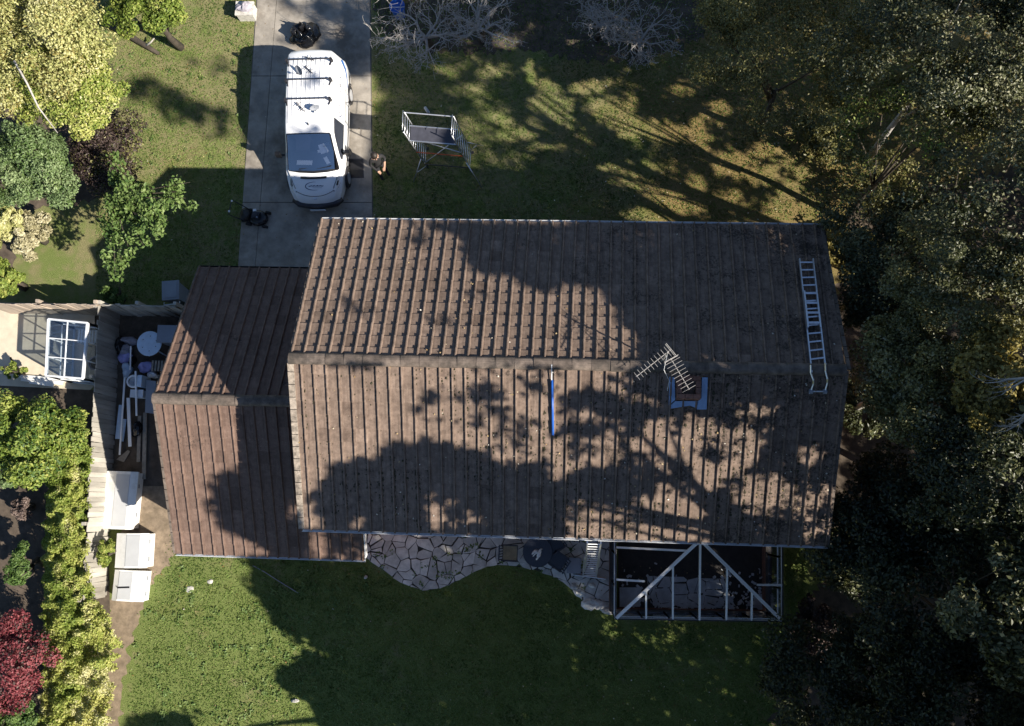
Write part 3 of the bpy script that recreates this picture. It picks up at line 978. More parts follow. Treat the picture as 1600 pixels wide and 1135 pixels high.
# ------------------------------------------------------------------ side yard junk
def floor_beam(name, label, cat, a, b, w, h, z, m, group=None, up=0.0):
    p, q = at(*a, z), at(*b, z + up)
    return tag(MB().beam(p, q, w, h).build(name, m), label, cat, group)
tb = at(233, 537, .74)
t = thing('round_table', 'round white garden table with small holes in its top, in the side yard', 'table', (tb.x, tb.y, 0))
mb = MB(); mb.lathe([(.36, .70), (.395, .705), (.40, .725), (.395, .74), (.0 + .02, .742)], 36, (tb.x, tb.y, 0)); mb.build('tabletop', M['paleblue'], t)
for a in (.4, 1.5, 2.6, 3.7, 4.8, 5.9):
    MB().lathe([(.016, .742), (.012, .745)], 8, (tb.x + .24 * math.cos(a), tb.y + .24 * math.sin(a), 0)).build('bolt', M['black'], t)
for a in (.785, 2.356, 3.927, 5.498):
    MB().tube([(tb.x + .2 * math.cos(a), tb.y + .2 * math.sin(a), .69), (tb.x + .42 * math.cos(a), tb.y + .42 * math.sin(a), .02)], .022, 6).build('leg', M['paleblue'], t)
p = at(262, 522, .8)
t = thing('storage_cabinet', 'low grey garden cabinet standing between the round white table and the fence', 'cabinet', (p.x, p.y, 0))
MB().box((p.x, p.y, .38), (.62, .5, .76)).build('body', M['grey'], t)
MB().box((p.x, p.y, .785), (.68, .56, .05)).build('lid', M['grey'], t)
MB().box((p.x - .335, p.y, .62), (.03, .2, .04)).build('handle', M['black'], t)
JG = 'long white offcuts piled in the side yard'
floor_beam('trim_board', 'longest narrow white trim strip reaching down the junk pile', 'trim board', (195, 590), (187, 711), .055, .03, .34, M['upvc'], JG, -.2)
floor_beam('trim_board', 'broad white trim board beside the longest narrow strip, ending lower in the pile', 'trim board', (200.5, 622), (203.3, 698), .10, .04, .28, M['upvc'], JG, -.1)
floor_beam('trim_board', 'white tube lying on the white plastic commode and pale blue box', 'trim board', (212, 580), (213.6, 650), .05, .05, .62, M['upvc'], JG, -.2)
floor_beam('trim_board', 'short white strip leaning by the round white table', 'trim board', (204.5, 541), (203.5, 578), .04, .03, .55, M['upvc'], JG, -.2)
floor_beam('panel_board', 'broad pale blue panel lying on the fence side of the junk pile', 'panel', (190, 633), (184, 686), .17, .02, .10, M['paleblue'])
floor_beam('panel_board', 'narrow pale blue panel lying between the trim strips of the junk pile', 'panel', (195, 655), (190, 690), .12, .02, .06, M['paleblue'])
floor_beam('timber_plank', 'old timber plank beside the house wing, nearer to its wall', 'plank', (227, 645), (225, 749), .12, .05, .06, M['timber'], 'timber planks beside the house wing')
floor_beam('timber_plank', 'old timber plank beside the house wing, nearer to the junk pile', 'plank', (218.5, 650), (216.5, 722), .11, .05, .06, M['timber'], 'timber planks beside the house wing')
a = [at(u, v, .42) for u, v in ((229, 594), (244, 596), (243, 647), (227, 645))]
tag(MB().prism([(p.x, p.y) for p in reversed(a)], .40, .44).build('grey_sheet', M['grey']), 'flat grey sheet lying beside the eaves of the house wing', 'sheet')
tag(MB().prism([(p.x, p.y) for p in reversed([at(u, v, .2) for u, v in ((178, 718), (190, 722), (200, 705), (196, 703))])], .02, .05).build('offcut', M['timber']), 'wedge shaped grey offcut lying on the soil above the largest white chest', 'offcut')
p = at(212.5, 615, .5)
t = thing('plastic_box', 'pale blue plastic box in the junk pile under the white tube', 'box', (p.x, p.y, 0))
MB().box((p.x, p.y, .22), (.38, .22, .42)).build('body', M['paleblue'], t)
MB().box((p.x, p.y, .45), (.42, .25, .035)).build('lid', M['upvc_dull'], t)
p = at(208.5, 596, .5)
t = thing('plastic_commode', 'white plastic commode with open ring lying in the junk pile', 'seat', (p.x, p.y, 0))
mb = MB()
pts = [(p.x + .2 * math.cos(a), p.y + .18 * math.sin(a), .5) for a in np.linspace(.9, 2 * PI - .9, 12)]
mb.tube(pts, .035, 6); mb.build('seat_ring', M['upvc'], t)
MB().box((p.x + .17, p.y, .5), (.07, .3, .09)).build('hinge_block', M['upvc'], t)
MB().lathe([(.13, .02), (.12, .2), (.17, .40), (.15, .42), (.08, .25)], 14, (p.x - .02, p.y, 0)).build('bowl', M['upvc_dull'], t)
MB().box((p.x + .27, p.y, .34), (.14, .36, .64)).build('cistern', M['paleblue'], t)
p = at(246, 572, .5)
t = thing('slatted_crate', 'dark slatted crate beside the lilac cloth heap', 'crate', (p.x, p.y, 0))
for k in range(4):
    MB().box((p.x - .15 + k * .1, p.y, .52), (.06, .34, .02)).build('slat', M['timber'], t)
MB().box((p.x, p.y, .25), (.40, .30, .49)).build('body', M['brown_wood'], t)
for i, (u, v, r, m, name, lab, cat) in enumerate((
        (192, 559, (.24, .17, .17), 'lilac', 'cloth_heap', 'pale lilac cloth heap beside the fence, next to the short white strip', 'cloth'),
        (196, 578, (.15, .22, .20), 'paleblue', 'plastic_sheeting', 'pale blue plastic sheeting crumpled beside the fence', 'sheeting'),
        (226, 573, (.24, .18, .22), 'lilac', 'cloth_heap', 'deeper lilac cloth heap under the round white table edge', 'cloth'),
        (199, 531, (.26, .13, .16), 'cloth', 'folded_cover', 'folded grey cloth cover lying beyond the round white table', 'cloth'),
        (193, 547, (.20, .16, .17), 'cloth', 'sack', 'grey mottled sack beside the folded grey cloth cover', 'sack'),
        (185, 540, (.14, .26, .20), 'bag', 'rubbish_bag', 'black rubbish bag against the fence of the side yard', 'bag'),
        (236, 585, (.16, .12, .18), 'upvc', 'plastic_sack', 'white plastic sack by the slatted crate', 'sack'),
        (210, 670, (.17, .22, .14), 'bag', 'rubbish_bag', 'black rubbish bag low in the junk pile beside the timber planks', 'bag'),
        (203, 563, (.10, .16, .16), 'bag', 'rubbish_bag', 'black rubbish bag between the lilac cloth heaps', 'bag'))):
    q = at(u, v, .3)
    tag(MB().blob((q.x, q.y, r[2] * .9), r, 40 + i, 14, 9, .3).build(name, M[m], smooth=True), lab, cat)
# wheeled bin
p = at(267, 455, 1.0)
t = thing('wheeled_bin', 'grey wheeled bin standing on the grass beyond the fence', 'bin', (p.x, p.y, 0), .1)
mb = MB()
for (w0, d0, z0, w1, d1, z1) in ((.40, .46, .08, .50, .58, .98),):
    mb.add([(a * w0 / 2, b * d0 / 2, z0) for a, b in ((-1, -1), (1, -1), (1, 1), (-1, 1))] + [(a * w1 / 2, b * d1 / 2, z1) for a, b in ((-1, -1), (1, -1), (1, 1), (-1, 1))], [(3, 2, 1, 0), (4, 5, 6, 7), (0, 1, 5, 4), (1, 2, 6, 5), (2, 3, 7, 6), (3, 0, 4, 7)])
mb.build('body', M['grey'], t, local=True)
mb = MB(); mb.box((0, .02, 1.01), (.55, .62, .05)); mb.box((0, .02, 1.045), (.42, .48, .025)); mb.build('lid', M['grey'], t, local=True)
MB().tube([(-.25, -.34, .93), (-.25, -.42, .95), (.25, -.42, .95), (.25, -.34, .93)], .018, 6).build('handle', M['upvc_dull'], t, local=True)
for dx in (-.22, .22):
    MB().tube([(dx - .03, -.24, .1), (dx + .03, -.24, .1)], .1, 12).build('wheel', M['rubber'], t, local=True)

# ------------------------------------------------------------------ white storage chests
def chest(label, box, h, flip=False):
    a, b = at(box[0], box[1], h), at(box[2], box[3], h)
    w, d = b.x - a.x, a.y - b.y
    cx, cy = (a.x + b.x) / 2, (a.y + b.y) / 2
    t = thing('storage_chest', label, 'storage chest', (cx, cy, 0), random.gauss(0, .01), 'white storage chests along the fence')
    MB().box((0, 0, (h - .14) / 2 + .01), (w * .95, d * .96, h - .14)).build('body', M['white'], t, local=True)
    prof = [(-w / 2, h - .16), (-w / 2, h - .11), (-w * .14, h), (w * .30, h), (w / 2, h - .09), (w / 2, h - .16)]
    if flip: prof = [(-x, z) for x, z in reversed(prof)]
    n = len(prof); mb = MB()
    mb.add([(x, -d / 2, z) for x, z in prof] + [(x, d / 2, z) for x, z in prof], [tuple(range(n - 1, -1, -1)), tuple(range(n, 2 * n))] + [(i, (i + 1) % n, n + (i + 1) % n, n + i) for i in range(n)])
    mb.build('lid', M['white'], t, local=True)
    xm = .08 * w * (-1 if flip else 1)
    MB().box((xm, 0, h + .006), (w * .42, d * .9, .014)).build('lid_panel', M['grey_plastic'], t, local=True)
    for y in (-d * .25, d * .25):
        MB().box((w / 2 * .96, y, h - .24), (.03, .12, .06)).build('latch', M['grey'], t, local=True)
    for y in (-d * .38, d * .38):
        MB().box((-w * .47, y, h - .135), (.06, .14, .03)).build('hinge', M['grey_plastic'], t, local=True)
    return t
chest('largest white storage chest, long and half shaded beside the fence', (164, 736, 206, 828), .52)
c2 = chest('squarish white storage chest between its longest and smallest neighbours', (181, 833, 226, 889), .62)
c3 = chest('smallest white storage chest with a dark slot across its lid', (177, 891, 222, 941), .52, True)
MB().box((-.12, -.05, .535), (.38, .045, .02), .08).build('slot', M['black'], c3, local=True)

# ------------------------------------------------------------------ van
van = thing('panel_van', 'white panel van parked on the drive with three roof bars and dark lettering', 'van', (-8.05, 9.47, 0), .034)
van.scale = (1.0, .928, 1.0)
ST = [  # y, top z, roof half, shoulder half, shoulder z, sill half
    (0.00, .56, .50, .60, .46, .58), (.10, .76, .62, .76, .56, .74), (.32, .92, .70, .85, .72, .84), (.62, 1.02, .72, .90, .86, .90),
    (.92, 1.10, .84, .925, .98, .93), (1.40, 1.50, .77, .935, 1.04, .94), (1.86, 1.84, .71, .94, 1.06, .945), (2.20, 1.91, .71, .945, 1.08, .95),
    (3.2, 1.95, .715, .95, 1.10, .95), (4.2, 1.945, .71, .95, 1.10, .95), (4.68, 1.91, .69, .94, 1.10, .94), (4.82, 1.82, .64, .92, 1.08, .92)]
def van_prof(s):
    y, zt, wr, ws, zs, wb = s
    half = [(wb * .96, .22), (wb, .40), (ws, zs), (wr + .05, zt - .13), (wr, zt - .045), (wr * .55, zt - .008)]
    return [(-x, z) for x, z in half] + [(0, zt)] + [(x, z) for x, z in reversed(half)]
def bend(x, y):
    return y - .15 * max(0, min(1, (2.1 - y) / 1.2)) * (1 - (x / .94) ** 2) + .05 * max(0, min(1, (y - 4.5) / .3)) * (1 - (x / .94) ** 2)
mb = MB(); rings = [van_prof(s) for s in ST]; n = 13
vs = [(x, bend(x, s[0]), z) for s, r in zip(ST, rings) for x, z in r]
fs = []
for i in range(len(ST) - 1):
    for k in range(n - 1):
        if i in (4, 5) and 4 <= k <= 7: continue          # windscreen opening
        fs.append((i * n + k + 1, i * n + k, (i + 1) * n + k, (i + 1) * n + k + 1))
fs.append(tuple(range(n))); fs.append(tuple((len(ST) - 1) * n + k for k in reversed(range(n))))
fs += [(i * n, i * n + n - 1, (i + 1) * n + n - 1, (i + 1) * n) for i in range(len(ST) - 1)]
mb.add(vs, fs)
body = mb.build('body', M['paint'], van, True, local=True)
bv = body.modifiers.new('soft', 'BEVEL'); bv.width = .035; bv.segments = 2; bv.angle_limit = math.radians(32)
tree_ = BVHTree.FromPolygons([Vector(v) for v in vs], [f for f in fs])
def top(x, y, off=.006):
    h = tree_.ray_cast(Vector((x, y, 5)), Vector((0, 0, -1)))
    return Vector((x, y, h[0].z + off)) if h[0] else Vector((x, y, 1.0))
def side(y, z, off=.006):
    h = tree_.ray_cast(Vector((5, y, z)), Vector((-1, 0, 0)))
    return Vector((h[0].x + off, y, z)) if h[0] else Vector((.95, y, z))
def strip(pts, w, normal, mb):
    pts = [Vector(p) for p in pts]
    L_, R_ = [], []
    for i, p in enumerate(pts):
        d = (pts[min(i + 1, len(pts) - 1)] - pts[max(i - 1, 0)]).normalized()
        s = d.cross(Vector(normal)).normalized() * (w if not isinstance(w, (list, tuple)) else w[i]) / 2
        L_.append(p + s); R_.append(p - s)
    n = len(pts)
    mb.add(L_ + R_, [(n + i, n + i + 1, i + 1, i) for i in range(n - 1)])
    return mb
# windscreen
ws_ = []
for i in (4, 5, 6):
    r = rings[i]
    for k in range(4, 9):
        x, z = r[k]; ws_.append((x * .985, bend(x, ST[i][0]), z + .012))
MB().add(ws_, [(i * 5 + k + 1, i * 5 + k, i * 5 + 5 + k, i * 5 + 6 + k) for i in (0, 1) for k in range(4)]).build('windscreen', M['car_glass'], van, True, local=True)
fr = MB()
edge = [Vector((x * .97, y, z + .006)) for x, y, z in ws_]
strip([edge[k] for k in (0, 1, 2, 3, 4)], .08, (0, -.6, .8), fr)
strip([edge[k] for k in (10, 11, 12, 13, 14)], .035, (0, -.6, .8), fr)
strip([edge[k] for k in (0, 5, 10)], .035, (0, -.6, .8), fr); strip([edge[k] for k in (4, 9, 14)], .035, (0, -.6, .8), fr)
fr.build('windscreen_seal', M['black'], van, local=True)
wp = MB()
for x0, x1 in ((-.45, .12), (.1, .6)):
    wp.beam((x0, .87, 1.165), (x1, .94, 1.21), .02, .015)
wp.build('wiper', M['black'], van, local=True)
MB().box((0, 1.25, .92), (1.5, .6, .3)).build('dashboard', M['dark_metal'], van, local=True)
MB().box((-.12, 1.8, .6), (1.6, .9, .5)).build('cab_floor', M['slate'], van, local=True)
for x in (-.42, .40):
    sb = MB(); sb.box((x, 2.1, 1.1), (.42, .16, .7), M=Matrix.Rotation(-.2, 3, 'X')); sb.box((x, 1.85, .85), (.46, .5, .16)); sb.box((x, 2.17, 1.52), (.24, .1, .2))
    sb.build('seat', M['deck'], van, local=True)
MB().box((.36, 1.62, 1.15), (.34, .3, .1), .3).build('parcel', M['upvc_dull'], van, local=True)
pp = MB(); pp.box((-.3, 1.14, 1.085), (.5, .16, .014), -.05); pp.build('papers', M['white'], van, local=True)
pp = MB(); pp.box((.42, 1.2, 1.09), (.12, .26, .02), .5); pp.box((.18, 1.5, 1.16), (.08, .08, .05)); pp.build('papers', M['white'], van, local=True)
MB().tube([(.40 + .18 * math.cos(a), 1.6 + .07 * math.sin(a), 1.05 + .16 * math.sin(a)) for a in np.linspace(0, 2 * PI, 15)], .015, 5).build('steering_wheel', M['black'], van, local=True)
# bonnet vent, logo, bonnet seam, grille, lamps
mb = MB()
strip([top(x, bend(x, .74), .010) for x in np.linspace(-.42, .42, 9)], .085, (0, 0, 1), mb); mb.build('bonnet_vent', M['black'], van, local=True)
mb = MB()
e = [(.02 + .30 * math.cos(a) - .0, .33 + .13 * math.sin(a)) for a in np.linspace(.45 * PI, 1.62 * PI, 18)]
strip([top(x, y, .010) for x, y in e], [.006 + .022 * math.sin(PI * i / 17) for i in range(18)], (0, 0, 1), mb)
for i in range(14):                                    # small print of the bonnet emblem, too fine to read
    x = -.17 + i * .034
    strip([top(x, .32, .010), top(x + .024, .335 + .012 * (i % 3), .010)], .022 if i % 4 else .034, (0, 0, 1), mb)
strip([top(x, .275, .010) for x in np.linspace(-.05, .25, 5)], .008, (0, 0, 1), mb)
mb.build('bonnet_emblem', M['decal'], van, local=True)
mb = MB()
strip([top(x, .02 + .18 * (abs(x) / .6) ** 2.2, .008) for x in np.linspace(-.62, .62, 15)], .02, (0, 0, 1), mb)
for s in (-1, 1):
    strip([top(s * .62, .27, .008), top(s * .70, .50, .008), top(s * .73, .62, .008)], .016, (0, 0, 1), mb)
mb.build('panel_gap', M['black'], van, local=True)
MB().tube([(-.05, -.06, .79), (.05, -.06, .79)], .03, 8).build('badge', M['alu'], van, local=True)
for s in (-1, 1):
    q = [top(s * x, y, .012) for x, y in ((.60, .16), (.70, .22), (.82, .46), (.80, .66), (.70, .52), (.60, .30))]
    MB().add(q + [p - Vector((0, 0, .03)) for p in q], [tuple(range(6)) if s > 0 else tuple(reversed(range(6)))] + [(i, 6 + i, 6 + (i + 1) % 6, (i + 1) % 6) for i in range(6)]).build('headlight', M['lamp'], van, local=True)
    q = [top(s * x, y, .018) for x, y in ((.70, .36), (.76, .40), (.79, .56), (.74, .52))]
    MB().add(q, [tuple(range(4)) if s > 0 else tuple(reversed(range(4)))]).build('indicator', M['dark_metal'], van, local=True)
mb = MB(); mb.tube([(-.78, .08, .42), (-.60, -.08, .42), (0, -.19, .42), (.60, -.08, .42), (.78, .08, .42)], [.11, .13, .14, .13, .11], 8); mb.build('bumper', M['dark_metal'], van, True, local=True)
MB().box((0, -.335, .42), (.5, .02, .11)).build('number_plate', M['upvc_dull'], van, local=True)
# side: window, sliding rail, rub strip, seams, print
def st_at(y):
    for s0, s1 in zip(ST[:-1], ST[1:]):
        if s0[0] <= y <= s1[0]:
            f = (y - s0[0]) / (s1[0] - s0[0])
            return [p + (q - p) * f for p, q in zip(s0, s1)]
mb = MB(); cols = []
for y in np.linspace(1.22, 2.45, 8):
    s = st_at(y); z0, z1 = s[4] + .03, max(s[4] + .06, s[1] - .19)
    cols.append([side(y, z0 + (z1 - z0) * k / 3, .016) for k in range(4)])
for ca, cb in zip(cols[:-1], cols[1:]):
    for k in range(3): mb.add([ca[k], cb[k], cb[k + 1], ca[k + 1]], [(0, 1, 2, 3)])
mb.build('door_window', M['slate'], van, True, local=True)
mb = MB(); strip([side(y, 1.0, .01) for y in np.linspace(2.55, 4.1, 6)], .03, (1, 0, 0), mb); mb.build('sliding_rail', M['black'], van, local=True)
mb = MB(); strip([side(y, .55, .012) for y in np.linspace(.95, 4.6, 9)], .10, (1, 0, 0), mb); mb.build('rub_strip', M['black'], van, local=True)
mb = MB(); strip([side(2.5, z, .006) for z in np.linspace(.45, 1.75, 5)], .012, (1, 0, 0), mb); strip([side(3.75, z, .006) for z in np.linspace(.45, 1.75, 5)], .012, (1, 0, 0), mb); strip([side(1.25, z, .006) for z in np.linspace(.45, 1.1, 4)], .012, (1, 0, 0), mb)
mb.build('door_gap', M['black'], van, local=True)
mb = MB()
c0 = (3.05, 1.40)
strip([side(c0[0] + .42 * math.cos(a), c0[1] + .19 * math.sin(a), .009) for a in np.linspace(.35 * PI, 1.75 * PI, 16)], [.01 + .02 * math.sin(PI * i / 15) for i in range(16)], (1, 0, 0), mb)
for i in range(16):
    y = 2.75 + i * .085
    strip([side(y, 1.40, .009), side(y + .05, 1.43 - .02 * (i % 2), .009)], .05 if i % 3 else .075, (1, 0, 0), mb)
mb.build('side_print', M['decal'], van, local=True)
mb = MB(); strip([side(y, .78 + .55 * ((y - 4.0) / .75) ** 1.5, .010) for y in np.linspace(4.0, 4.74, 8)], [.03 + .02 * i for i in range(8)], (1, 0, 0), mb); mb.build('side_stripe', M['decal_blue'], van, local=True)
for s in (-1, 1):
    mb = MB(); mb.beam((s * .93, 1.42, 1.12), (s * 1.05, 1.40, 1.16), .06, .05); mb.box((s * 1.12, 1.40, 1.20), (.16, .12, .26)); mb.build('mirror', M['black'], van, local=True)
    for y in (.86, 3.95):
        w = MB().tube([(s * .74, y, .33), (s * .965, y, .33)], .33, 22).build('wheel', M['rubber'], van, local=True)
        MB().tube([(s * .95, y, .33), (s * .975, y, .33)], .21, 14).build('rim', M['alu_dull'], w, local=True)
        MB().tube([(s * .955 + 0, y + .38 * math.cos(a), .33 + .38 * math.sin(a)) for a in np.linspace(.05, PI - .05, 12)], .03, 6).build('wheel_arch', M['dark_metal'], van, True, local=True)
# roof: pressed ribs and bars
for x in np.linspace(-.5, .5, 8):
    mb = MB(); strip([top(x, y, .007) for y in np.linspace(2.45, 4.55, 7)], .035, (0, 0, 1), mb)
    mb.v = mb.v; o = mb.build('roof_rib', M['paint'], van, True, local=True)
    sd = o.modifiers.new('thick', 'SOLIDIFY'); sd.thickness = .012; sd.offset = 1
for s in (-1, 1):
    mb = MB(); strip([top(s * .655, y, .008) for y in np.linspace(2.2, 4.6, 8)], .014, (0, 0, 1), mb); mb.build('roof_gutter', M['grey'], van, local=True)
for y in (2.98, 3.68, 4.40):
    b = MB(); b.tube([(-.74, y, 2.02), (-.60, y, 2.055), (.60, y, 2.055), (.74, y, 2.02)], .022, 8); b.build('roof_bar', M['dark_metal'], van, True, local=True)
    for s in (-1, 1):
        f = MB(); f.beam((s * .71, y, 1.86), (s * .70, y, 2.06), .07, .09); f.beam((s * .70, y - .02, 1.90), (s * .66, y - .17, 1.93), .035, .03); f.build('bar_foot', M['dark_metal'], van, local=True)
MB().tube([(0.02, 2.12, 1.90), (.02, 2.16, 1.98)], .02, 6).build('antenna', M['black'], van, local=True)
Wv = world_of(van)
def on_van(x, y, z): return Wv @ Vector((x, y, z))
def small_dish(label, x, y, rx, ry, rz, sc_):
    t = thing('satellite_dish', label, 'satellite dish', on_van(x, y, 1.96), 0, 'satellite dishes carried on the van roof')
    Md = Matrix.Rotation(rz, 3, 'Z') @ Matrix.Rotation(rx, 3, 'X') @ Matrix.Scale(sc_, 3)
    mb = MB(); mb.lathe([(.005, 0), (.10, .012), (.19, .04), (.235, .07), (.24, .065), (.19, .03), (.1, .002), (.004, -.01)], 22)
    mb.v = [tuple(on_van(x, y, 2.05) + Md @ Vector((a, b * ry, c))) for a, b, c in mb.v]
    mb.build('reflector', M['grey'], t, True)
    p = on_van(x, y, 2.05)
    MB().tube([p + Md @ Vector((0, -.2, .05)), p + Md @ Vector((0, -.1, .26))], .012, 5).build('feed_arm', M['dark_metal'], t)
    MB().blob(p + Md @ Vector((0, -.09, .27)), (.035, .035, .04), 3, 8, 5, .05).build('feed_horn', M['upvc_dull'], t)
    MB().tube([p + Md @ Vector((0, 0, -.01)), p + Vector((0, 0, -.13))], .02, 6).build('bracket', M['dark_metal'], t)
small_dish('grey satellite dish on the van roof between the two rear bars', -.26, 4.02, .95, .8, -.75, .72)
small_dish('dark satellite dish on the van roof ahead of the foremost bar', .24, 2.68, 1.25, .75, .35, .66)
def small_yagi(label, x, y, ang, ln, n):
    p = on_van(x, y, 2.0); d = Vector((math.cos(ang), math.sin(ang), 0)); s = Vector((-d.y, d.x, 0))
    t = thing('roof_aerial', label, 'aerial', p - Vector((0, 0, .05)), 0, 'small aerials carried on the van roof')
    MB().beam(p - d * ln / 2, p + d * ln / 2, .026, .02).build('boom', M['dark_metal'], t)
    for k in range(n):
        c = p + d * ln * ((k + .5) / n - .5) + Vector((0, 0, .015))
        MB().beam(c - s * .10, c + s * .10, .014, .012).build('element', M['dark_metal'], t)
    MB().tube([p, p - Vector((0, 0, .07))], .02, 6).build('bracket', M['dark_metal'], t)
small_yagi('slim aerial on the van roof beside the grey satellite dish', .0, 4.05, -.75, .36, 2)
small_yagi('slim aerial lying across the rearmost bar of the van roof', .02, 4.45, -.4, .34, 1)
small_yagi('bluish aerial on the van roof ahead of the foremost bar', -.22, 2.72, -.8, .42, 2)

# ------------------------------------------------------------------ things on the drive and lawn
p = at(474, 54, .3)
mb = MB()
for k, (dx, dy, r) in enumerate(((-.18, .02, (.30, .27, .26)), (.16, .08, (.32, .28, .24)), (.02, -.16, (.28, .22, .22)), (-.02, .2, (.14, .12, .34)))):
    mb.blob((p.x + dx, p.y + dy, r[2] * .85), r, 60 + k, 18, 12, .42)
t = tag(mb.build('rubbish_bag', M['bag'], smooth=True), 'big glossy black rubbish bag lying on the drive behind the van', 'bag')
p = at(381, 12, .5)
t = thing('stone_planter', 'pale square stone planter standing on the grass at the drive edge', 'planter', (p.x, p.y, 0))
mb = MB(); mb.box((p.x, p.y, .2), (.56, .44, .4)); mb.box((p.x, p.y, .43), (.62, .50, .06)); mb.build('pot', M['stonebox'], t)
MB().blob((p.x, p.y + .02, .48), (.25, .2, .14), 5, 12, 7, .4).build('dead_plant', M['cloth'], t)
p = at(621, 12, .5)
t = thing('water_butt', 'round blue tub half hidden under the bare twigs', 'tub', (p.x, p.y, 0))
MB().lathe([(.18, .0), (.24, .55), (.26, .56), (.26, .60), (.23, .60), (.22, .5), (.02, .45)], 20, (p.x, p.y, 0)).build('tub', M['blue'], t)
MB().tube([(p.x - .25, p.y, .56), (p.x - .2, p.y - .12, .72), (p.x + .2, p.y - .12, .72), (p.x + .25, p.y, .56)], .012, 5).build('handle', M['alu_dull'], t)
# lawn mower
p = at(403, 341, .15)
t = thing('lawn_mower', 'black petrol lawn mower with folded handle standing on the drive', 'lawn mower', (p.x, p.y, 0), -.15)
mb = MB(); mb.lathe([(.30, .08), (.31, .16), (.27, .24), (.15, .27), (.02, .275)], 20); mb.v = [(x * 1.1, y * .85, z) for x, y, z in mb.v]; mb.build('deck', M['bag'], t, True, local=True)
mb = MB(); mb.box((.0, .02, .35), (.24, .22, .16)); mb.lathe([(.10, .42), (.09, .47), (.02, .475)], 14, (0, .02, 0)); mb.build('engine', M['dark_metal'], t, local=True)
MB().box((-.06, .17, .40), (.10, .08, .08), .3).build('fuel_cap', M['upvc_dull'], t, local=True)
MB().box((.06, -.05, .445), (.07, .03, .02)).build('badge', M['alu'], t, local=True)
for x in (-.28, .28):
    for y in (-.24, .24):
        MB().tube([(x, y - .03, .1), (x, y + .03, .1)], .1, 12).build('wheel', M['rubber'], t, local=True)
mb = MB(); mb.tube([(-.24, -.2, .16), (-.55, -.24, .75), (-.66, -.24, .93), (-.66, .24, .93), (-.55, .24, .75), (-.24, .2, .16)], .016, 6); mb.build('handle', M['dark_metal'], t, local=True)
mb = MB(); mb.tube([(-.64, -.13, .93), (-.66, -.13, .95), (-.64, -.17, .95)], .03, 6); mb.tube([(-.63, .2, .93), (-.66, .22, .96)], .03, 6); mb.build('grip', M['upvc_dull'], t, local=True)
MB().blob((-.40, 0, .24), (.20, .24, .18), 9, 10, 7, .15).build('grass_box', M['black'], t, True, local=True)

# scaffold tower
NW, SW, NE, SE = at(668, 231), at(667, 262), at(738, 237), at(736, 268)
TH = 2.8
def up_(z): return Vector((-.105 * z, .0, z))      # it leans a little on the soft ground
tw = thing('scaffold_tower', 'small aluminium scaffold tower with dark platform standing on the shaded lawn', 'scaffold tower', (NW + SE) / 2)
for a, b in ((NW, SW), (NE, SE)):
    a = a + (b - a) * .05; b = b - (b - a) * .05
    f = MB()
    for p in (a, b):
        MB().tube([p + up_(.05), p + up_(TH)], .018, 7).build('upright', M['alu'], tw, True)
        MB().lathe([(.06, .0), (.06, .012), (.02, .015), (.02, .08)], 10, p).build('foot', M['dark_metal'], tw)
    for k in range(12):
        z = .22 + k * .245
        MB().tube([a + up_(z), b + up_(z)], .011, 6).build('rung', M['alu'], tw, True)
zp = 2.2
pm = MB(); i0 = (NW + NE) / 2
NWp, NEp = SW.lerp(NW, .70), SE.lerp(NE, .70)
q = [p + ((NWp + NEp + SW + SE) / 4 - p) * .05 for p in (NWp, NEp, SE, SW)]
q = [p + Vector((-.105 * zp, 0, 0)) for p in q]
pl = MB().prism([(p.x, p.y) for p in reversed(q)], zp - .03, zp).build('platform', M['deck'], tw)
for a, b in ((NWp, NEp), (SW, SE)):
    MB().beam(a + up_(zp + .005), b + up_(zp + .005), .03, .05).build('platform_rail', M['alu'], tw)
MB().tube([NW + up_(zp + .5), NE + up_(zp + .5)], .018, 6).build('guard_rail', M['alu_dull'], tw)
for (a, za, b, zb, m) in ((SW, .35, NE, 1.4, 'alu_dull'), (NW, .5, SE, 1.6, 'alu_dull'), (SW, 1.30, SE, 1.30, 'orange'), (SW, .3, SE, .3, 'dark_metal'), (NW, .3, NE, .9, 'dark_metal')):
    MB().tube([a + up_(za), b + up_(zb)], .018, 6).build('brace', M[m], tw, True)
for a, e in ((SW, (646, 285)), (SE, (753, 293)), (NE, (755, 228)), (NW, (655, 222))):
    p = a + up_(.75); e = at(*e, .04)
    MB().tube([p, e], .016, 6).build('outrigger', M['alu'], tw, True)
    MB().tube([a + up_(.12), p.lerp(e, .6)], .013, 5).build('outrigger_brace', M['alu_dull'], tw, True)
a, b = at(664, 168, .06), at(670, 177, .06)
tag(MB().tube([a, b], .055, 8).build('grey_cylinder', M['grey_plastic'], smooth=True), 'short grey cylinder lying on the lawn above the scaffold tower', 'cylinder')

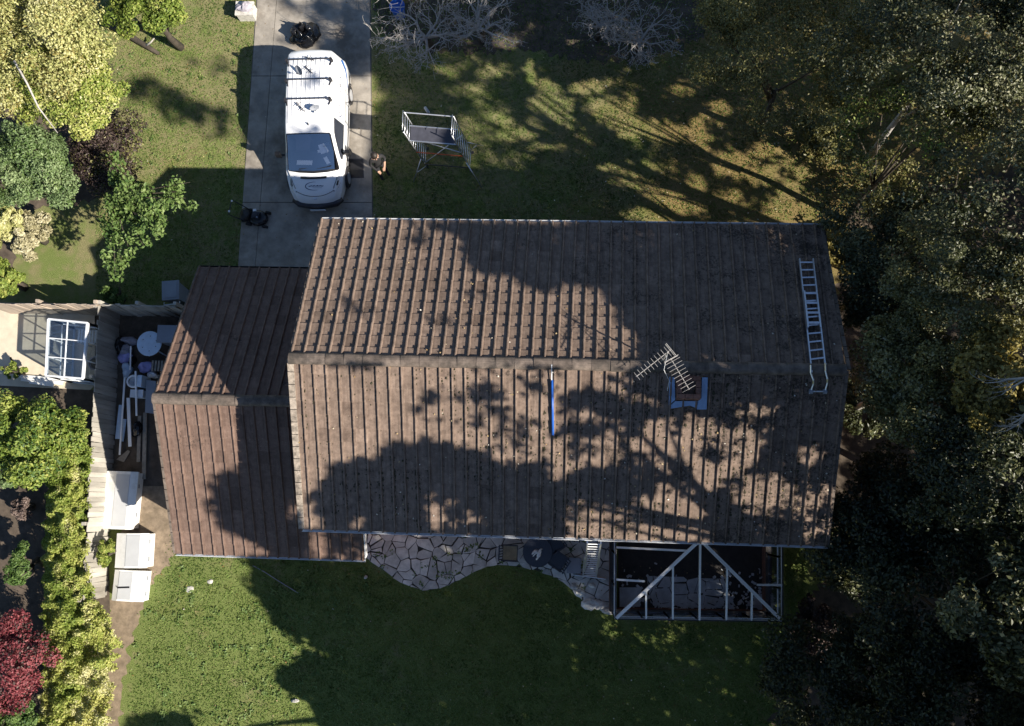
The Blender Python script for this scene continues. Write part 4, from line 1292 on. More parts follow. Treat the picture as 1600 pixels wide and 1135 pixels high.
# person
def person():
    foot = at(600, 272)
    t = thing('person', 'person in dark jacket standing on the lawn edge with forearms held forward', 'person', foot, .55)
    J = [  # position, radius, parent   (faces local -Y)
        ((0, 0, .95), .145, -1), ((0, -.01, 1.12), .135, 0), ((0, -.02, 1.30), .155, 1), ((0, -.02, 1.42), .12, 2), ((0, -.03, 1.50), .058, 3), ((0, -.055, 1.57), .085, 4), ((0, -.065, 1.66), .10, 5), ((0, -.06, 1.725), .07, 6),
        ((-.19, -.02, 1.40), .068, 3), ((-.25, -.02, 1.16), .048, 8), ((-.16, -.25, 1.08), .036, 9), ((-.13, -.32, 1.08), .034, 10),
        ((.19, -.02, 1.40), .068, 3), ((.26, -.03, 1.16), .048, 12), ((.12, -.27, 1.12), .036, 13), ((.08, -.33, 1.13), .034, 14),
        ((-.10, 0, .86), .095, 0), ((-.11, -.03, .48), .062, 16), ((-.12, .0, .09), .045, 17), ((-.13, -.10, .04), .045, 18), ((-.135, -.18, .035), .035, 19),
        ((.10, 0, .86), .095, 0), ((.12, -.10, .50), .062, 21), ((.12, .03, .10), .045, 22), ((.13, -.08, .04), .045, 23), ((.135, -.16, .035), .035, 24)]
    for s, hand in ((-1, 11), (1, 15)):
        hp = Vector(J[hand][0]); fw = (hp - Vector(J[hand - 1][0])).normalized(); sd = fw.cross(Vector((0, 0, 1))).normalized()
        for i, ln in enumerate((.075, .085, .08, .062)):
            b0 = hp + sd * (.030 - .02 * i) + fw * .03
            k = len(J)
            J.append((tuple(b0), .013, hand)); J.append((tuple(b0 + fw * ln * .5), .010, k)); J.append((tuple(b0 + fw * ln * .8 - Vector((0, 0, .03))), .008, k + 1))
        k = len(J)
        th = hp - sd * s * .03 * -1
        J.append((tuple(hp + sd * s * .03), .014, hand)); J.append((tuple(hp + sd * s * .055 + fw * .04), .011, k))
    me = bpy.data.meshes.new('body')
    me.from_pydata([j[0] for j in J], [(j[2], i) for i, j in enumerate(J) if j[2] >= 0], [])
    o = bpy.data.objects.new('tmp', me); COL.objects.link(o)
    sk = o.modifiers.new('skin', 'SKIN')
    for i, j in enumerate(J):
        d = me.skin_vertices[0].data[i]; d.radius = (j[1], j[1]); d.use_root = (i == 0)
    ss = o.modifiers.new('sub', 'SUBSURF'); ss.levels = 2
    dg = bpy.context.evaluated_depsgraph_get()
    m2 = bpy.data.meshes.new_from_object(o.evaluated_get(dg))
    bpy.data.objects.remove(o)
    m2.name = 'body'
    m2.materials.clear()
    for k in ('skin', 'jacket', 'jeans', 'rubber'): m2.materials.append(M[k])
    for p in m2.polygons:
        c = p.center
        r = math.hypot(c.x, c.y)
        p.use_smooth = True
        if c.z > 1.49: mi = 0
        elif c.z < .10: mi = 3
        elif c.z < .95 and abs(c.x) < .22 and c.y > -.2: mi = 2
        elif (c.y < -.31 or (c.y < -.16 and c.x > 0.02)) and 1.0 < c.z < 1.2 and abs(c.x) < .24: mi = 0
        else: mi = 1
        p.material_index = mi
    body = link('body', m2, t, local=True)
    h = MB().blob((0, -.035, 1.685), (.115, .122, .115), 4, 16, 10, .04)
    h.v = [v for v in h.v]
    h.build('hair', M['hair'], t, True, local=True)
    f = MB()
    for s in (-1, 1): f.blob((s * .036, -.158, 1.655), (.013, .01, .009), 1, 8, 5, 0)
    f.build('eyes', M['black'], t, local=True)
    MB().blob((0, -.172, 1.625), (.016, .022, .028), 2, 8, 5, 0).build('nose', M['skin'], t, True, local=True)
    MB().blob((0, -.158, 1.585), (.028, .008, .008), 2, 8, 5, 0).build('mouth', M['lilac'], t, True, local=True)
    for s in (-1, 1): MB().blob((s * .105, -.05, 1.65), (.014, .028, .036), 2, 8, 5, 0).build('ear', M['skin'], t, True, local=True)
person()

# ------------------------------------------------------------------ patio furniture
p = at(840, 863, .72)
t = thing('round_table', 'round dark glass patio table with crumpled white things in the middle', 'table', (p.x, p.y, 0))
MB().lathe([(.40, .69), (.44, .70), (.445, .715), (.44, .725), (.02, .726)], 40, (p.x, p.y, 0)).build('tabletop', M['slate'], t)
for a in (.8, 2.4, 3.9, 5.5):
    MB().tube([(p.x + .30 * math.cos(a), p.y + .30 * math.sin(a), .69), (p.x + .36 * math.cos(a), p.y + .36 * math.sin(a), .03)], .018, 6).build('leg', M['dark_metal'], t)
mb = MB()
for k in range(9):
    a = random.uniform(0, 6.28); r = random.uniform(.01, .15)
    mb.blob((p.x - .02 + r * math.cos(a), p.y + r * math.sin(a) * .9, .755), (random.uniform(.05, .12), random.uniform(.018, .04), .03), 70 + k, 8, 5, .3)
    mb.v[-48:] = [tuple(Matrix.Rotation(.9 + random.uniform(-.02, .02), 3, 'Z') @ (Vector(v) - Vector((p.x, p.y, 0))) + Vector((p.x, p.y, 0))) for v in mb.v[-48:]]
tag(mb.build('white_paper', M['white'], smooth=True), 'crumpled white paper lying on the round dark patio table', 'paper')
def patio_chair(label, u, v, rz, m):
    q = at(u, v, .45)
    t = thing('patio_chair', label, 'chair', (q.x, q.y, 0), rz, 'dark chairs round the patio table')
    MB().box((0, 0, .42), (.46, .46, .035)).build('seat', M['slate'], t, local=True)
    if m: MB().box((0, 0, .465), (.42, .42, .06)).build('cushion', M[m], t, local=True)
    mb = MB()
    for k in range(6): mb.beam((-.2 + k * .08, -.23, .44), (-.2 + k * .08, -.30, .86), .03, .015)
    mb.beam((-.23, -.305, .87), (.23, -.305, .87), .04, .03); mb.build('backrest', M['slate'], t, local=True)
    for x in (-.2, .2):
        for y in (-.2, .2):
            MB().beam((x, y, .0), (x, y, .41), .028).build('leg', M['dark_metal'], t, local=True)
        mb = MB(); mb.beam((x * 1.15, -.25, .64), (x * 1.15, .2, .62), .04, .025); mb.beam((x * 1.15, .19, .62), (x * 1.1, .19, .41), .025); mb.build('armrest', M['dark_metal'], t, local=True)
patio_chair('patio chair with a tan cushion beside the round dark table', 797, 864, -1.6, 'cushion')
patio_chair('dark patio chair between the round dark table and the square stool', 872, 876, 1.0, None)
patio_chair('dark patio chair pushed under the house eaves by the round dark table', 866, 851, 2.2, None)
p = at(896.5, 884, .4)
t = thing('square_stool', 'square dark stool with pale bluish top beside the leaning ladder', 'stool', (p.x, p.y, 0))
MB().box((p.x, p.y, .40), (.42, .46, .06)).build('top', M['grey'], t)
for x in (-.17, .17):
    for y in (-.19, .19): MB().box((p.x + x, p.y + y, .185), (.05, .05, .37)).build('leg', M['dark_metal'], t)
# leaning extension ladder
b0, t0 = at(921, 901, .04), Vector((at(928, 841, HZE + .05).x, HYS - .13, HZE + .12))
el = thing('extension_ladder', 'white extension ladder leaning steeply against the gutter above the patio', 'ladder', b0)
dx = (t0 - b0); w = Vector((1, 0, 0))
for s in (-1, 1):
    MB().beam(b0 + w * s * .2, b0.lerp(t0, .62) + w * s * .2, .03, .075).build('rail', M['alu'], el)
    o_ = Vector((0, .0, .09))
    MB().beam(b0.lerp(t0, .2) + w * s * .165 + o_, t0 + w * s * .165 + o_ * .3 + dx * .02, .03, .07).build('rail', M['alu'], el)
for k in range(16):
    f = (k + .6) / 16
    hw = .2 if f < .6 else .165
    c = b0.lerp(t0, f)
    MB().beam(c - w * hw, c + w * hw, .022, .016).build('rung', M['upvc'], el)
MB().tube([b0 + Vector((-.49, .04, .03)), b0 + Vector((.49, -.05, .03))], .028, 8).build('stabiliser_bar', M['alu'], el)

# ------------------------------------------------------------------ conservatory without its roof glazing
cz = 2.25
C = {'wn': at(961.5, 841, cz), 'ws': at(961.5, 967, cz), 'es': at(1222, 971, cz), 'en': at(1222, 841, cz)}
ap = at(1094, 847, 3.1)
for k in ('wn', 'en'): C[k].y = HYS + .36
co = thing('conservatory', 'white framed conservatory with its roof glazing taken out, open to the floor', 'conservatory', ((C['ws'] + C['en']) / 2) * 1.0 - Vector((0, 0, cz)))
Z = Vector((0, 0, 1))
for a, b, n in (('wn', 'ws', 3), ('ws', 'es', 6), ('es', 'en', 3)):
    A, B = C[a], C[b]
    MB().beam(A, B, .045, .08).build('eaves_beam', M['upvc'], co)
    MB().beam(A + Z * .075, B + Z * .075, .03, .05).build('eaves_gutter', M['dark_metal'], co)
    d = (B - A).normalized()
    Ln = (B - A).length; nb = max(3, round(Ln / .45))
    for r in range(6):
        for i in range(nb):
            f0 = max(0, (i + (.5 if r % 2 else 0)) / nb); f1 = min(1, f0 + 1 / nb)
            if f1 - f0 < .02: continue
            p, q = A.lerp(B, f0), A.lerp(B, f1)
            p = Vector((p.x, p.y, .05 + r * .09)) + d * .005; q = Vector((q.x, q.y, .05 + r * .09)) - d * .005
            MB().beam(p, q, .12, .08).build('brick', M['brick'], co)
    MB().beam(Vector((A.x, A.y, .60)), Vector((B.x, B.y, .60)), .15, .05).build('sill', M['brown_wood'], co)
    for i in range(n):
        p, q = A.lerp(B, i / n), A.lerp(B, (i + 1) / n)
        w_ = MB()
        for s_ in (p, q): w_.beam(Vector((s_.x, s_.y, .62)), Vector((s_.x, s_.y, cz - .04)), .035, .05)
        w_.beam(Vector((p.x, p.y, 1.75)), Vector((q.x, q.y, 1.75)), .03, .04)
        wo_ = w_.build('window', M['upvc'], co)
        nn = Vector((-d.y, d.x, 0)) * .008
        pp, qq = p + d * .04, q - d * .04
        MB().add([Vector((x.x, x.y, z)) + nn * s_ for s_ in (1, -1) for x, z in ((pp, .64), (qq, .64), (qq, cz - .05), (pp, cz - .05))], [(0, 1, 2, 3), (7, 6, 5, 4), (0, 4, 5, 1), (1, 5, 6, 2), (2, 6, 7, 3), (3, 7, 4, 0)]).build('pane', M['glass'], wo_)
MB().beam(C['wn'] + Vector((0, -.05, 0)), C['en'] + Vector((0, -.05, 0)), .05, .08).build('wall_plate', M['brown_wood'], co)
E_ = lambda f: C['ws'].lerp(C['es'], f)
def raft(p, q, w=.05, h=.09, name='rafter', m='upvc'):
    MB().beam(p, q, w, h).build(name, M[m], co)
raft(ap + Vector((-.06, 0, 0)), C['ws'] + Vector((.03, .03, .05)), .085, .1, 'hip_rafter'); raft(ap + Vector((.06, 0, 0)), C['es'] + Vector((-.03, .03, .05)), .085, .1, 'hip_rafter')
MB().box(ap + Vector((0, .0, .02)), (.34, .16, .12)).build('ridge_cap', M['upvc'], co)
raft(ap, E_(.505) + Z * .05)
def hipz(f): # z and y where the jack rafter from E_(f) meets the hip
    s = f / .505 if f < .505 else (1 - f) / .495
    c = C['ws'] if f < .505 else C['es']
    h = c.lerp(ap, s)
    return h + Z * .03
for f in (.185, .345, .665, .815):
    raft(E_(f) + Z * .05, hipz(f), .045, .08)
for k, fy, ln in (('w', .27, .42), ('w', .60, .17), ('e', .62, .16)):
    a = C[k + 'n'].lerp(C[k + 's'], fy) + Z * .05
    sgn = 1 if k == 'w' else -1
    c = C[k + 's']; s = 1 - (a.y - ap.y) / (c.y - ap.y)
    h = c.lerp(ap, max(.05, s))
    b = a.lerp(h, min(1.0, ln * 4.6 / max(.2, abs(h.x - a.x))))
    b.y = a.y
    raft(a, b, .055, .07)
q = px_poly([(968, 918), (1001, 918), (1000, 948), (968, 948)])
MB().prism([(p.x, p.y) for p in reversed(q)], .0, .06).build('flagstone', M['slab'], cfl)
q = px_poly([(1178, 928), (1203, 928), (1202, 950), (1178, 950)])
MB().prism([(p.x, p.y) for p in reversed(q)], .0, .055).build('flagstone', M['slab'], cfl)
# debris on the floor
mb = MB()
for k in range(420):
    q = at(random.uniform(972, 1206), 955 - abs(random.gauss(0, 26)), .02)
    if q.y > HYS: continue
    mb.box((q.x, q.y, .055 + random.uniform(0, .02)), (random.uniform(.02, .13), random.uniform(.02, .09), random.uniform(.01, .03)), random.uniform(0, 3))
tag(mb.build('rubble', M['slab']), 'grey broken bits scattered over the conservatory floor', 'rubble', kind='stuff')
# rough stones at the lawn edge
for k, (u, v, r) in enumerate(((937, 946, .20), (921, 944, .26), (949, 955, .17), (905, 926, .18), (897, 917, .14), (925, 915, .12))):
    q = at(u, v, .05)
    tag(MB().blob((q.x, q.y, .05), (r, r * .7, .09), 300 + k, 9, 6, .25).build('edging_stone', M['stone']),
        ['rough pale stone at the lawn edge nearest the conservatory corner but one', 'largest rough pale stone at the lawn edge', 'rough pale stone touching the conservatory corner', 'rough pale stone at the lawn edge below the ladder bar', 'small rough stone at the lawn edge below the square stool', 'smallest rounded stone just under the ladder bar'][k], 'stone', 'rough stones edging the lawn')
for lab, u, v, d_ in (('pale block lying on the sunlit grass near the bottom', 462, 1095, (.22, .09, .08)), ('small bluish white scrap lying on the lawn below the paving', 572, 902, (.10, .09, .05))):
    q = at(u, v)
    tag(MB().blob((q.x, q.y, .04), (d_[0] / 1.6, d_[1] / 1.6, .05), 9, 8, 5, .25).build('scrap', M['stonebox']), lab, 'scrap')
for u, v, r, lab in ((297, 921, .13, 'larger pale flat stone set in the lawn near the house wing'), (329, 909, .09, 'smaller pale flat stone set in the lawn near the house wing')):
    q = at(u, v)
    tag(MB().blob((q.x, q.y, .01), (r, r * .85, .03), 19, 9, 4, .2).build('flat_stone', M['stonebox']), lab, 'stone', 'flat stones in the lawn')
a, b = at(432, 906, .03), at(466, 927, .03)
tag(MB().tube([at(395, 884, .03), at(412, 893, .03), a, b], .012, 5).build('cable', M['cloth']), 'thin pale cable lying on the shaded grass', 'cable')
# ------------------------------------------------------------------ foliage
def vnoise(x, y, seed=0):
    x = np.asarray(x, float); y = np.asarray(y, float)
    xi = np.floor(x).astype(int); yi = np.floor(y).astype(int)
    fx = x - xi; fy = y - yi
    fx = fx * fx * (3 - 2 * fx); fy = fy * fy * (3 - 2 * fy)
    def h(a, b):
        n = (a * 374761393 + b * 668265263 + seed * 974711) & 0x7fffffff
        n = ((n ^ (n >> 13)) * 1274126177) & 0x7fffffff
        return ((n ^ (n >> 16)) & 0xffff) / 65535.0
    return (h(xi, yi) * (1 - fx) + h(xi + 1, yi) * fx) * (1 - fy) + (h(xi, yi + 1) * (1 - fx) + h(xi + 1, yi + 1) * fx) * fy

def leaf_cloud(name, C_, N_, size, m, parent, tint, aspect=.55, fold=.18, jit=.8):
    """one folded leaf (two triangles) at every point of C_, facing roughly along N_"""
    n = len(C_)
    if n == 0: return None
    N = N_ + rng.normal(0, jit, (n, 3))
    N /= np.linalg.norm(N, axis=1, keepdims=True) + 1e-9
    D = rng.normal(0, 1, (n, 3)); D -= N * (D * N).sum(1, keepdims=True)
    D /= np.linalg.norm(D, axis=1, keepdims=True) + 1e-9
    S = np.cross(N, D)
    sz = size * rng.uniform(.6, 1.35, (n, 1))
    V = np.stack([C_ - D * sz / 2, C_ + S * sz * aspect / 2 + N * sz * fold, C_ + D * sz / 2, C_ - S * sz * aspect / 2 + N * sz * fold], 1).reshape(-1, 3)
    b = np.arange(n)[:, None] * 4
    F = np.concatenate([b + [0, 1, 2], b + [0, 2, 3]], 1).reshape(-1, 3)
    me = bpy.data.meshes.new(name)
    me.vertices.add(len(V)); me.vertices.foreach_set('co', V.astype(np.float32).ravel())
    me.loops.add(F.size); me.loops.foreach_set('vertex_index', F.astype(np.int32).ravel())
    me.polygons.add(len(F))
    me.polygons.foreach_set('loop_start', np.arange(0, F.size, 3, dtype=np.int32))
    me.polygons.foreach_set('loop_total', np.full(len(F), 3, np.int32))
    at_t = me.attributes.new('tint', 'FLOAT', 'POINT')
    at_t.data.foreach_set('value', np.repeat(np.clip(tint, 0, 1), 4).astype(np.float32))
    me.materials.append(m)
    me.update(calc_edges=True)
    return link(name, me, parent)

def clumpy(center, radii, nclump, per, shell=.55, csize=.28, flat=.0, seed=0):
    """leaf points, normals and tints for a crown made of clumps"""
    rg = np.random.default_rng(seed)
    center = np.array(center); radii = np.array(radii)
    d = rg.normal(0, 1, (nclump, 3)); d /= np.linalg.norm(d, axis=1, keepdims=True)
    if flat: d[:, 2] = np.abs(d[:, 2]) * (1 - flat) + d[:, 2] * flat
    r = shell + (1 - shell) * rg.uniform(0, 1, (nclump, 1)) ** .6
    lump = 1 + .26 * np.sin(d[:, :1] * 4 + seed) * np.cos(d[:, 1:2] * 3 + seed * 2) + .12 * np.sin(d[:, :1] * 9 - seed)
    cc = center + d * r * radii * lump
    cr = csize * radii.mean() * rg.uniform(.55, 1.3, nclump)
    k = np.maximum(4, (per * (cr / cr.mean()) ** 2)).astype(int)
    idx = np.repeat(np.arange(nclump), k)
    q = rg.normal(0, 1, (len(idx), 3)); q /= np.linalg.norm(q, axis=1, keepdims=True)
    rr = cr[idx, None] * (.35 + .65 * rg.uniform(0, 1, (len(idx), 1)) ** .5)
    P = cc[idx] + q * rr * np.array([1, 1, .75])
    N = q * .7 + d[idx] * .6 + np.array([0, 0, .5])
    t = np.clip(rg.normal(.45, .16, len(idx)) + rg.normal(0, .13, nclump)[idx], 0, 1)
    return P, N, t, cc

def limb_tubes(mb, base, fork, tips, r0, n=6, sub=8):
    base, fork = Vector(base), Vector(fork)
    mb.tube([base, base.lerp(fork, .5) + Vector((random.gauss(0, .06), random.gauss(0, .06), 0)), fork], [r0 * 1.25, r0 * .9, r0 * .7], n)
    for t in tips:
        t = Vector(t)
        s = base.lerp(fork, random.uniform(.6, 1.0))
        m_ = s.lerp(t, .5) + Vector((random.gauss(0, .15), random.gauss(0, .15), random.uniform(.0, .25)))
        mb.tube([s, m_, t], [r0 * .42, r0 * .25, r0 * .08], 4)

ROOTS = []
LEAVES = []
def tree(name, label, cat, center, radii, mname, nclump, per, size, base=None, group=None, trunk_r=.12, keep=None, seed=0, shell=.5, csize=.26, bark='bark', tips=9, tint_shift=0.0, flat=.3, also=None):
    center = Vector(center)
    base = Vector(base) if base is not None else Vector((center.x, center.y, 0))
    t = thing(name, label, cat, base, 0, group)
    P, N, tn, cc = clumpy(center, radii, nclump, per, shell, csize, flat, seed)
    k = P[:, 2] > .05
    if keep is not None: k &= keep(P)
    P, N, tn = P[k], N[k], tn[k]
    if keep is not None: LEAVES.append(P)
    if also:
        m2 = (rng.uniform(0, 1, len(P)) < .10 + .35 * (vnoise(P[:, 0] * 2.2, P[:, 1] * 2.2, seed) > .66))
        leaf_cloud('crown_foliage', P[m2], N[m2], size, L[also], t, tn[m2] + tint_shift)
        P, N, tn = P[~m2], N[~m2], tn[~m2]
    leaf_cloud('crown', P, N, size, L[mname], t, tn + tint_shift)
    mb = MB()
    random.seed(seed + 5)
    sel = [cc[i] for i in np.random.default_rng(seed).choice(len(cc), min(tips, len(cc)), replace=False)]
    limb_tubes(mb, base, base.lerp(center, .6), sel, trunk_r)
    mb.build('trunk', M[bark], t, True)
    return t

# ------------------------------------------------------------------ where sunlight reaches the ground and roofs in the photograph
def ell(u, v, e):
    return ((u - e[0]) / e[2]) ** 2 + ((v - e[1]) / e[3]) ** 2 < 1
def near_line(u, v, pts, w):
    r = np.zeros(u.shape, bool)
    for (x0, y0), (x1, y1) in zip(pts[:-1], pts[1:]):
        d2 = (x1 - x0) ** 2 + (y1 - y0) ** 2
        t = np.clip(((u - x0) * (x1 - x0) + (v - y0) * (y1 - y0)) / d2, 0, 1)
        r |= (u - x0 - t * (x1 - x0)) ** 2 + (v - y0 - t * (y1 - y0)) ** 2 < (w / 2) ** 2
    return r
RS_LIT = [(430, 560), (985, 560), (985, 700), (960, 735), (888, 742), (856, 739), (841, 724), (812, 720), (788, 724), (768, 727), (747, 716), (724, 705), (694, 697), (650, 697), (606, 704), (562, 707), (527, 716), (503, 733), (496, 760), (503, 795), (520, 850), (430, 850)]
RS_DARK = [(690, 617, 36, 13), (755, 612, 20, 26), (838, 610, 30, 9), (905, 622, 36, 20), (800, 652, 20, 9), (905, 690, 14, 12), (930, 700, 12, 22), (960, 640, 20, 14)]
RS_ON = [(678, 795, 16, 30), (876, 708, 12, 30), (944, 695, 38, 26), (1010, 612, 26, 18), (1035, 690, 36, 34), (1020, 640, 30, 8), (1032, 788, 36, 30), (1130, 712, 52, 42), (1192, 650, 34, 17), (1192, 775, 40, 30), (1257, 714, 22, 19), (1272, 800, 28, 34), (1150, 640, 16, 10), (1090, 750, 24, 18), (1090, 660, 22, 14), (1235, 745, 30, 10), (915, 800, 10, 14), (1020, 736, 20, 12), (560, 818, 24, 8), (735, 818, 26, 8)]
BRANCH = [(927, 612), (986, 636), (1042, 634), (1124, 642), (1233, 662)]
RN_LIT = [(430, 320), (630, 320), (640, 348), (703, 356), (719, 374), (733, 406), (753, 427), (797, 433), (824, 433), (865, 445), (934, 460), (966, 480), (988, 511), (991, 575), (430, 575)]
RN_DARK = [(640, 376, 26, 12), (690, 505, 30, 7), (560, 478, 40, 10), (745, 460, 24, 6)]
AN_DARK = [(315, 777), (344, 739), (375, 735), (490, 735), (490, 862), (420, 858), (357, 835), (318, 795)]
G_SHADE = [(380, 872), (430, 957), (455, 990), (490, 1010), (505, 1026), (470, 1038), (438, 1046), (445, 1062), (480, 1085), (500, 1140), (505, 1300), (1800, 1300), (1800, -100), (1365, -100), (1365, 345), (1320, 360), (1320, 840), (380, 840)]
LAWN_ON = [(700, 114, 24, 15), (675, 85, 34, 12), (791, 62, 20, 10), (781, 110, 24, 12), (835, 43, 12, 6), (886, 69, 12, 8), (834, 114, 15, 14), (741, 147, 22, 13), (700, 149, 10, 8), (634, 147, 20, 8), (595, 152, 14, 12), (778, 177, 16, 9), (848, 171, 32, 25), (868, 134, 20, 12), (888, 167, 15, 15), (878, 197, 20, 10), (801, 203, 28, 11), (850, 232, 24, 10), (925, 134, 19, 14), (955, 174, 28, 17), (975, 200, 24, 17), (1029, 201, 32, 13), (903, 231, 20, 12), (955, 261, 24, 12), (999, 261, 28, 12), (980, 290, 20, 9), (1030, 322, 38, 22), (1075, 330, 24, 10), (1090, 220, 16, 27), (1147, 254, 24, 15), (1184, 271, 25, 12), (1231, 305, 17, 15), (1267, 333, 62, 14), (1322, 348, 28, 20), (1261, 268, 16, 8), (1361, 261, 14, 9), (1334, 291, 20, 8), (1090, 285, 16, 8), (1147, 318, 20, 9), (1320, 398, 26, 18), (1200, 235, 18, 8), (1060, 150, 14, 6), (1120, 170, 10, 14), (1225, 255, 14, 8), (1310, 255, 18, 6),
           (650, 150, 8, 6), (730, 190, 10, 5), (685, 185, 9, 5), (915, 205, 10, 6), (1005, 290, 10, 5)]
PATCH_ON = [(688, 868, 14, 12), (660, 925, 14, 6), (700, 925, 12, 9), (925, 942, 20, 8), (1060, 940, 20, 6), (1110, 945, 12, 5), (960, 1010, 8, 4), (1050, 985, 10, 3)]
def lit(surf, u, v):
    """True where the photograph shows the surface in sunlight (house shade aside)"""
    a = 15; u0_, v0_ = u, v
    u = u0_ + (vnoise(u0_ / 34, v0_ / 34, 1) - .5) * 2 * a + (vnoise(u0_ / 9, v0_ / 9, 3) - .5) * 17 + rng.normal(0, 4.5, u0_.shape)
    v = v0_ + (vnoise(u0_ / 34, v0_ / 34, 2) - .5) * 2 * a * .8 + (vnoise(u0_ / 9, v0_ / 9, 4) - .5) * 17 + rng.normal(0, 4.5, u0_.shape)
    r = np.ones(u.shape, bool)
    s = surf == 1
    q = inside(RS_LIT, u, v)
    for e in RS_DARK: q &= ~(ell(u, v, e) & (vnoise(u / 8, v / 8, 9) > .30) & (rng.uniform(0, 1, u.shape) < .6))
    for e in RS_ON: q |= ell(u, v, (e[0], e[1], e[2] * 1.24, e[3] * 1.22))
    q &= ~near_line(u, v, BRANCH, 11)
    q &= ~inside([(988, 588), (1042, 560), (1052, 600), (1042, 622)], u, v)
    q &= ~((u > 880) & (vnoise((u + 2 * v) / 70, (v - .28 * u) / 8, 14) > .72))
    q &= ~((u > 640) & (vnoise(u / 6.5, v / 6.5, 16) > .84))
    r[s] = q[s]
    s = surf == 2
    q = inside(RN_LIT, u, v)
    for e in RN_DARK: q &= ~(ell(u, v, e) & (vnoise(u / 9, v / 9, 6) > .45) & (rng.uniform(0, 1, u.shape) < .45))
    q |= ell(u, v, (1107, 557, 18, 8))
    r[s] = q[s]
    s = surf == 3
    q = ~inside(AN_DARK, u, v) | ell(u, v, (455, 800, 20, 12))
    r[s] = q[s]
    s = surf == 0
    q = np.ones(u.shape, bool)
    q[inside(G_SHADE, u, v)] = False
    lawn_n = (u > 584) & (u < 1400) & (v < 420)
    q[lawn_n] = False
    for e in LAWN_ON: q |= ell(u, v, (e[0], e[1], e[2] * (1.22 if e[0] > 770 else .9) + 2, e[3] * (1.25 if e[0] > 770 else .9) + 1)) & lawn_n
    q &= ~inside([(480, 350), (1300, 362), (1325, 580), (1295, 845), (480, 835)], u, v)
    q &= ~inside([(320, 435), (480, 435), (480, 850), (290, 850), (255, 630)], u, v)
    for e in PATCH_ON: q |= ell(u, v, e) & (vnoise(u / 7, v / 7, 8) > .45)
    q &= ~(near_line(u, v, [(215, 140), (300, 175), (400, 205)], 42) & (vnoise(u / 12, v / 12, 12) > .30))
    q &= ~(near_line(u, v, [(300, 105), (420, 110)], 14) & (vnoise(u / 9, v / 9, 13) > .55))
    top_ = (u > 455) & (u < 590) & (v < 72)
    q |= (v < -6) & (u > 440) & (u < 740)
    q &= ~(top_ & (v > -6) & (vnoise(u / 20 + v / 30, v / 7 - u / 40, 15) > .40))
    q &= ~((u > 520) & (u < 590) & (v > 60) & (v < 112))
    q &= ~(inside([(190, 1120), (240, 1108), (300, 1122), (320, 1180), (180, 1180)], u, v))
    r[s] = q[s]
    return r

X0, X1 = HX0, HX1
def trace(P, k0=.0):
    """where the sun ray through each point lands: surface (0 ground, 1/2 main roof south/north, 3 wing roof) and hit point"""
    t = P[:, 2].copy(); surf = np.zeros(len(P), int)
    for code, x0, x1, yS, yN, zE, zR, sgn in ((1, X0, X1, HYS, HYN, HZE, HZR, -1), (2, X0, X1, HYS, HYN, HZE, HZR, 1), (3, AX0, HX0, AYS, AYN, AZE, AZR, -1), (3, AX0, HX0, AYS, AYN, AZE, AZR, 1)):
        yR = (yS + yN) / 2; g = (zR - zE) / (yN - yR)
        den = SUN_DIR[2] + sgn * g * SUN_DIR[1]
        tt = (zR - sgn * g * (P[:, 1] - yR) - P[:, 2]) / den
        H = P + SUN_DIR * tt[:, None]
        ok = (tt > k0) & (tt < t) & (H[:, 0] > x0) & (H[:, 0] < x1) & ((H[:, 1] - yR) * sgn > 0) & (H[:, 1] > yS) & (H[:, 1] < yN)
        t[ok] = tt[ok]; surf[ok] = code
    return surf, P + SUN_DIR * t[:, None]

def keep_lit(P, strict=1.0):
    """leaves that would shade a sunlit place are not there: the crowns are open where the light comes through"""
    s, H = trace(P)
    u, v = pix(H)
    inf = (u > -30) & (u < 1640) & (v > -30) & (v < 1170)
    bad = inf & lit(s, u, v)
    bad &= rng.uniform(0, 1, len(P)) < strict
    return ~bad

# ------------------------------------------------------------------ trees and shrubs in view
WOOD = 'dark trees of the wood beside the house'
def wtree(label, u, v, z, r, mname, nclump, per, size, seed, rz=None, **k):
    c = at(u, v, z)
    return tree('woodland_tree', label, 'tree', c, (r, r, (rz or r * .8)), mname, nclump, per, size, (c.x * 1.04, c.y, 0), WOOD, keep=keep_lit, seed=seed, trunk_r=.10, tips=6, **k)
wtree('broad olive grey tree at the top, reaching over the lawn edge', 1235, 85, 5.2, 2.6, 'olive', 150, 300, .07, 1, 1.8, csize=.17, also='amber')
wtree('dark green tree at the top corner, with pale twigs showing', 1500, 60, 7.6, 2.5, 'darkgreen', 130, 300, .08, 2, csize=.2, also='silver', bark='bark_pale')
wtree('olive tree between the top corner tree and the amber patch', 1430, 215, 6.6, 2.0, 'olive', 110, 300, .07, 3, csize=.2, also='lime')
wtree('dark speckled tree right of the golden lit grass', 1560, 330, 7.8, 2.2, 'darkgreen', 120, 300, .08, 4, csize=.2, also='silver')
wtree('dark green tree overhanging the gable beside the roof ladder', 1400, 410, 5.5, 2.1, 'darkgreen', 130, 300, .075, 5, csize=.2)
wtree('olive tree standing between the gable tree and the amber crowned tree', 1500, 475, 7.0, 1.9, 'olive', 110, 300, .07, 6, csize=.2, also='silver')
wtree('green tree with painted sun glints below the amber crown, beside the black gap', 1440, 600, 6.6, 1.5, 'olive', 90, 300, .08, 7, csize=.24, tint_shift=.05, also='silver', bark='bark_pale')
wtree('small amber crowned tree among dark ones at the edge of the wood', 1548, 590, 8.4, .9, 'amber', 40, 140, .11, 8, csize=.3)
wtree('dark green tree below the pale bare twigs, at the picture edge', 1570, 740, 7.4, 1.9, 'darkgreen', 110, 240, .095, 9, csize=.22, tint_shift=-.2)  # negative tint shifts from here down put the wood's shade into leaf colour
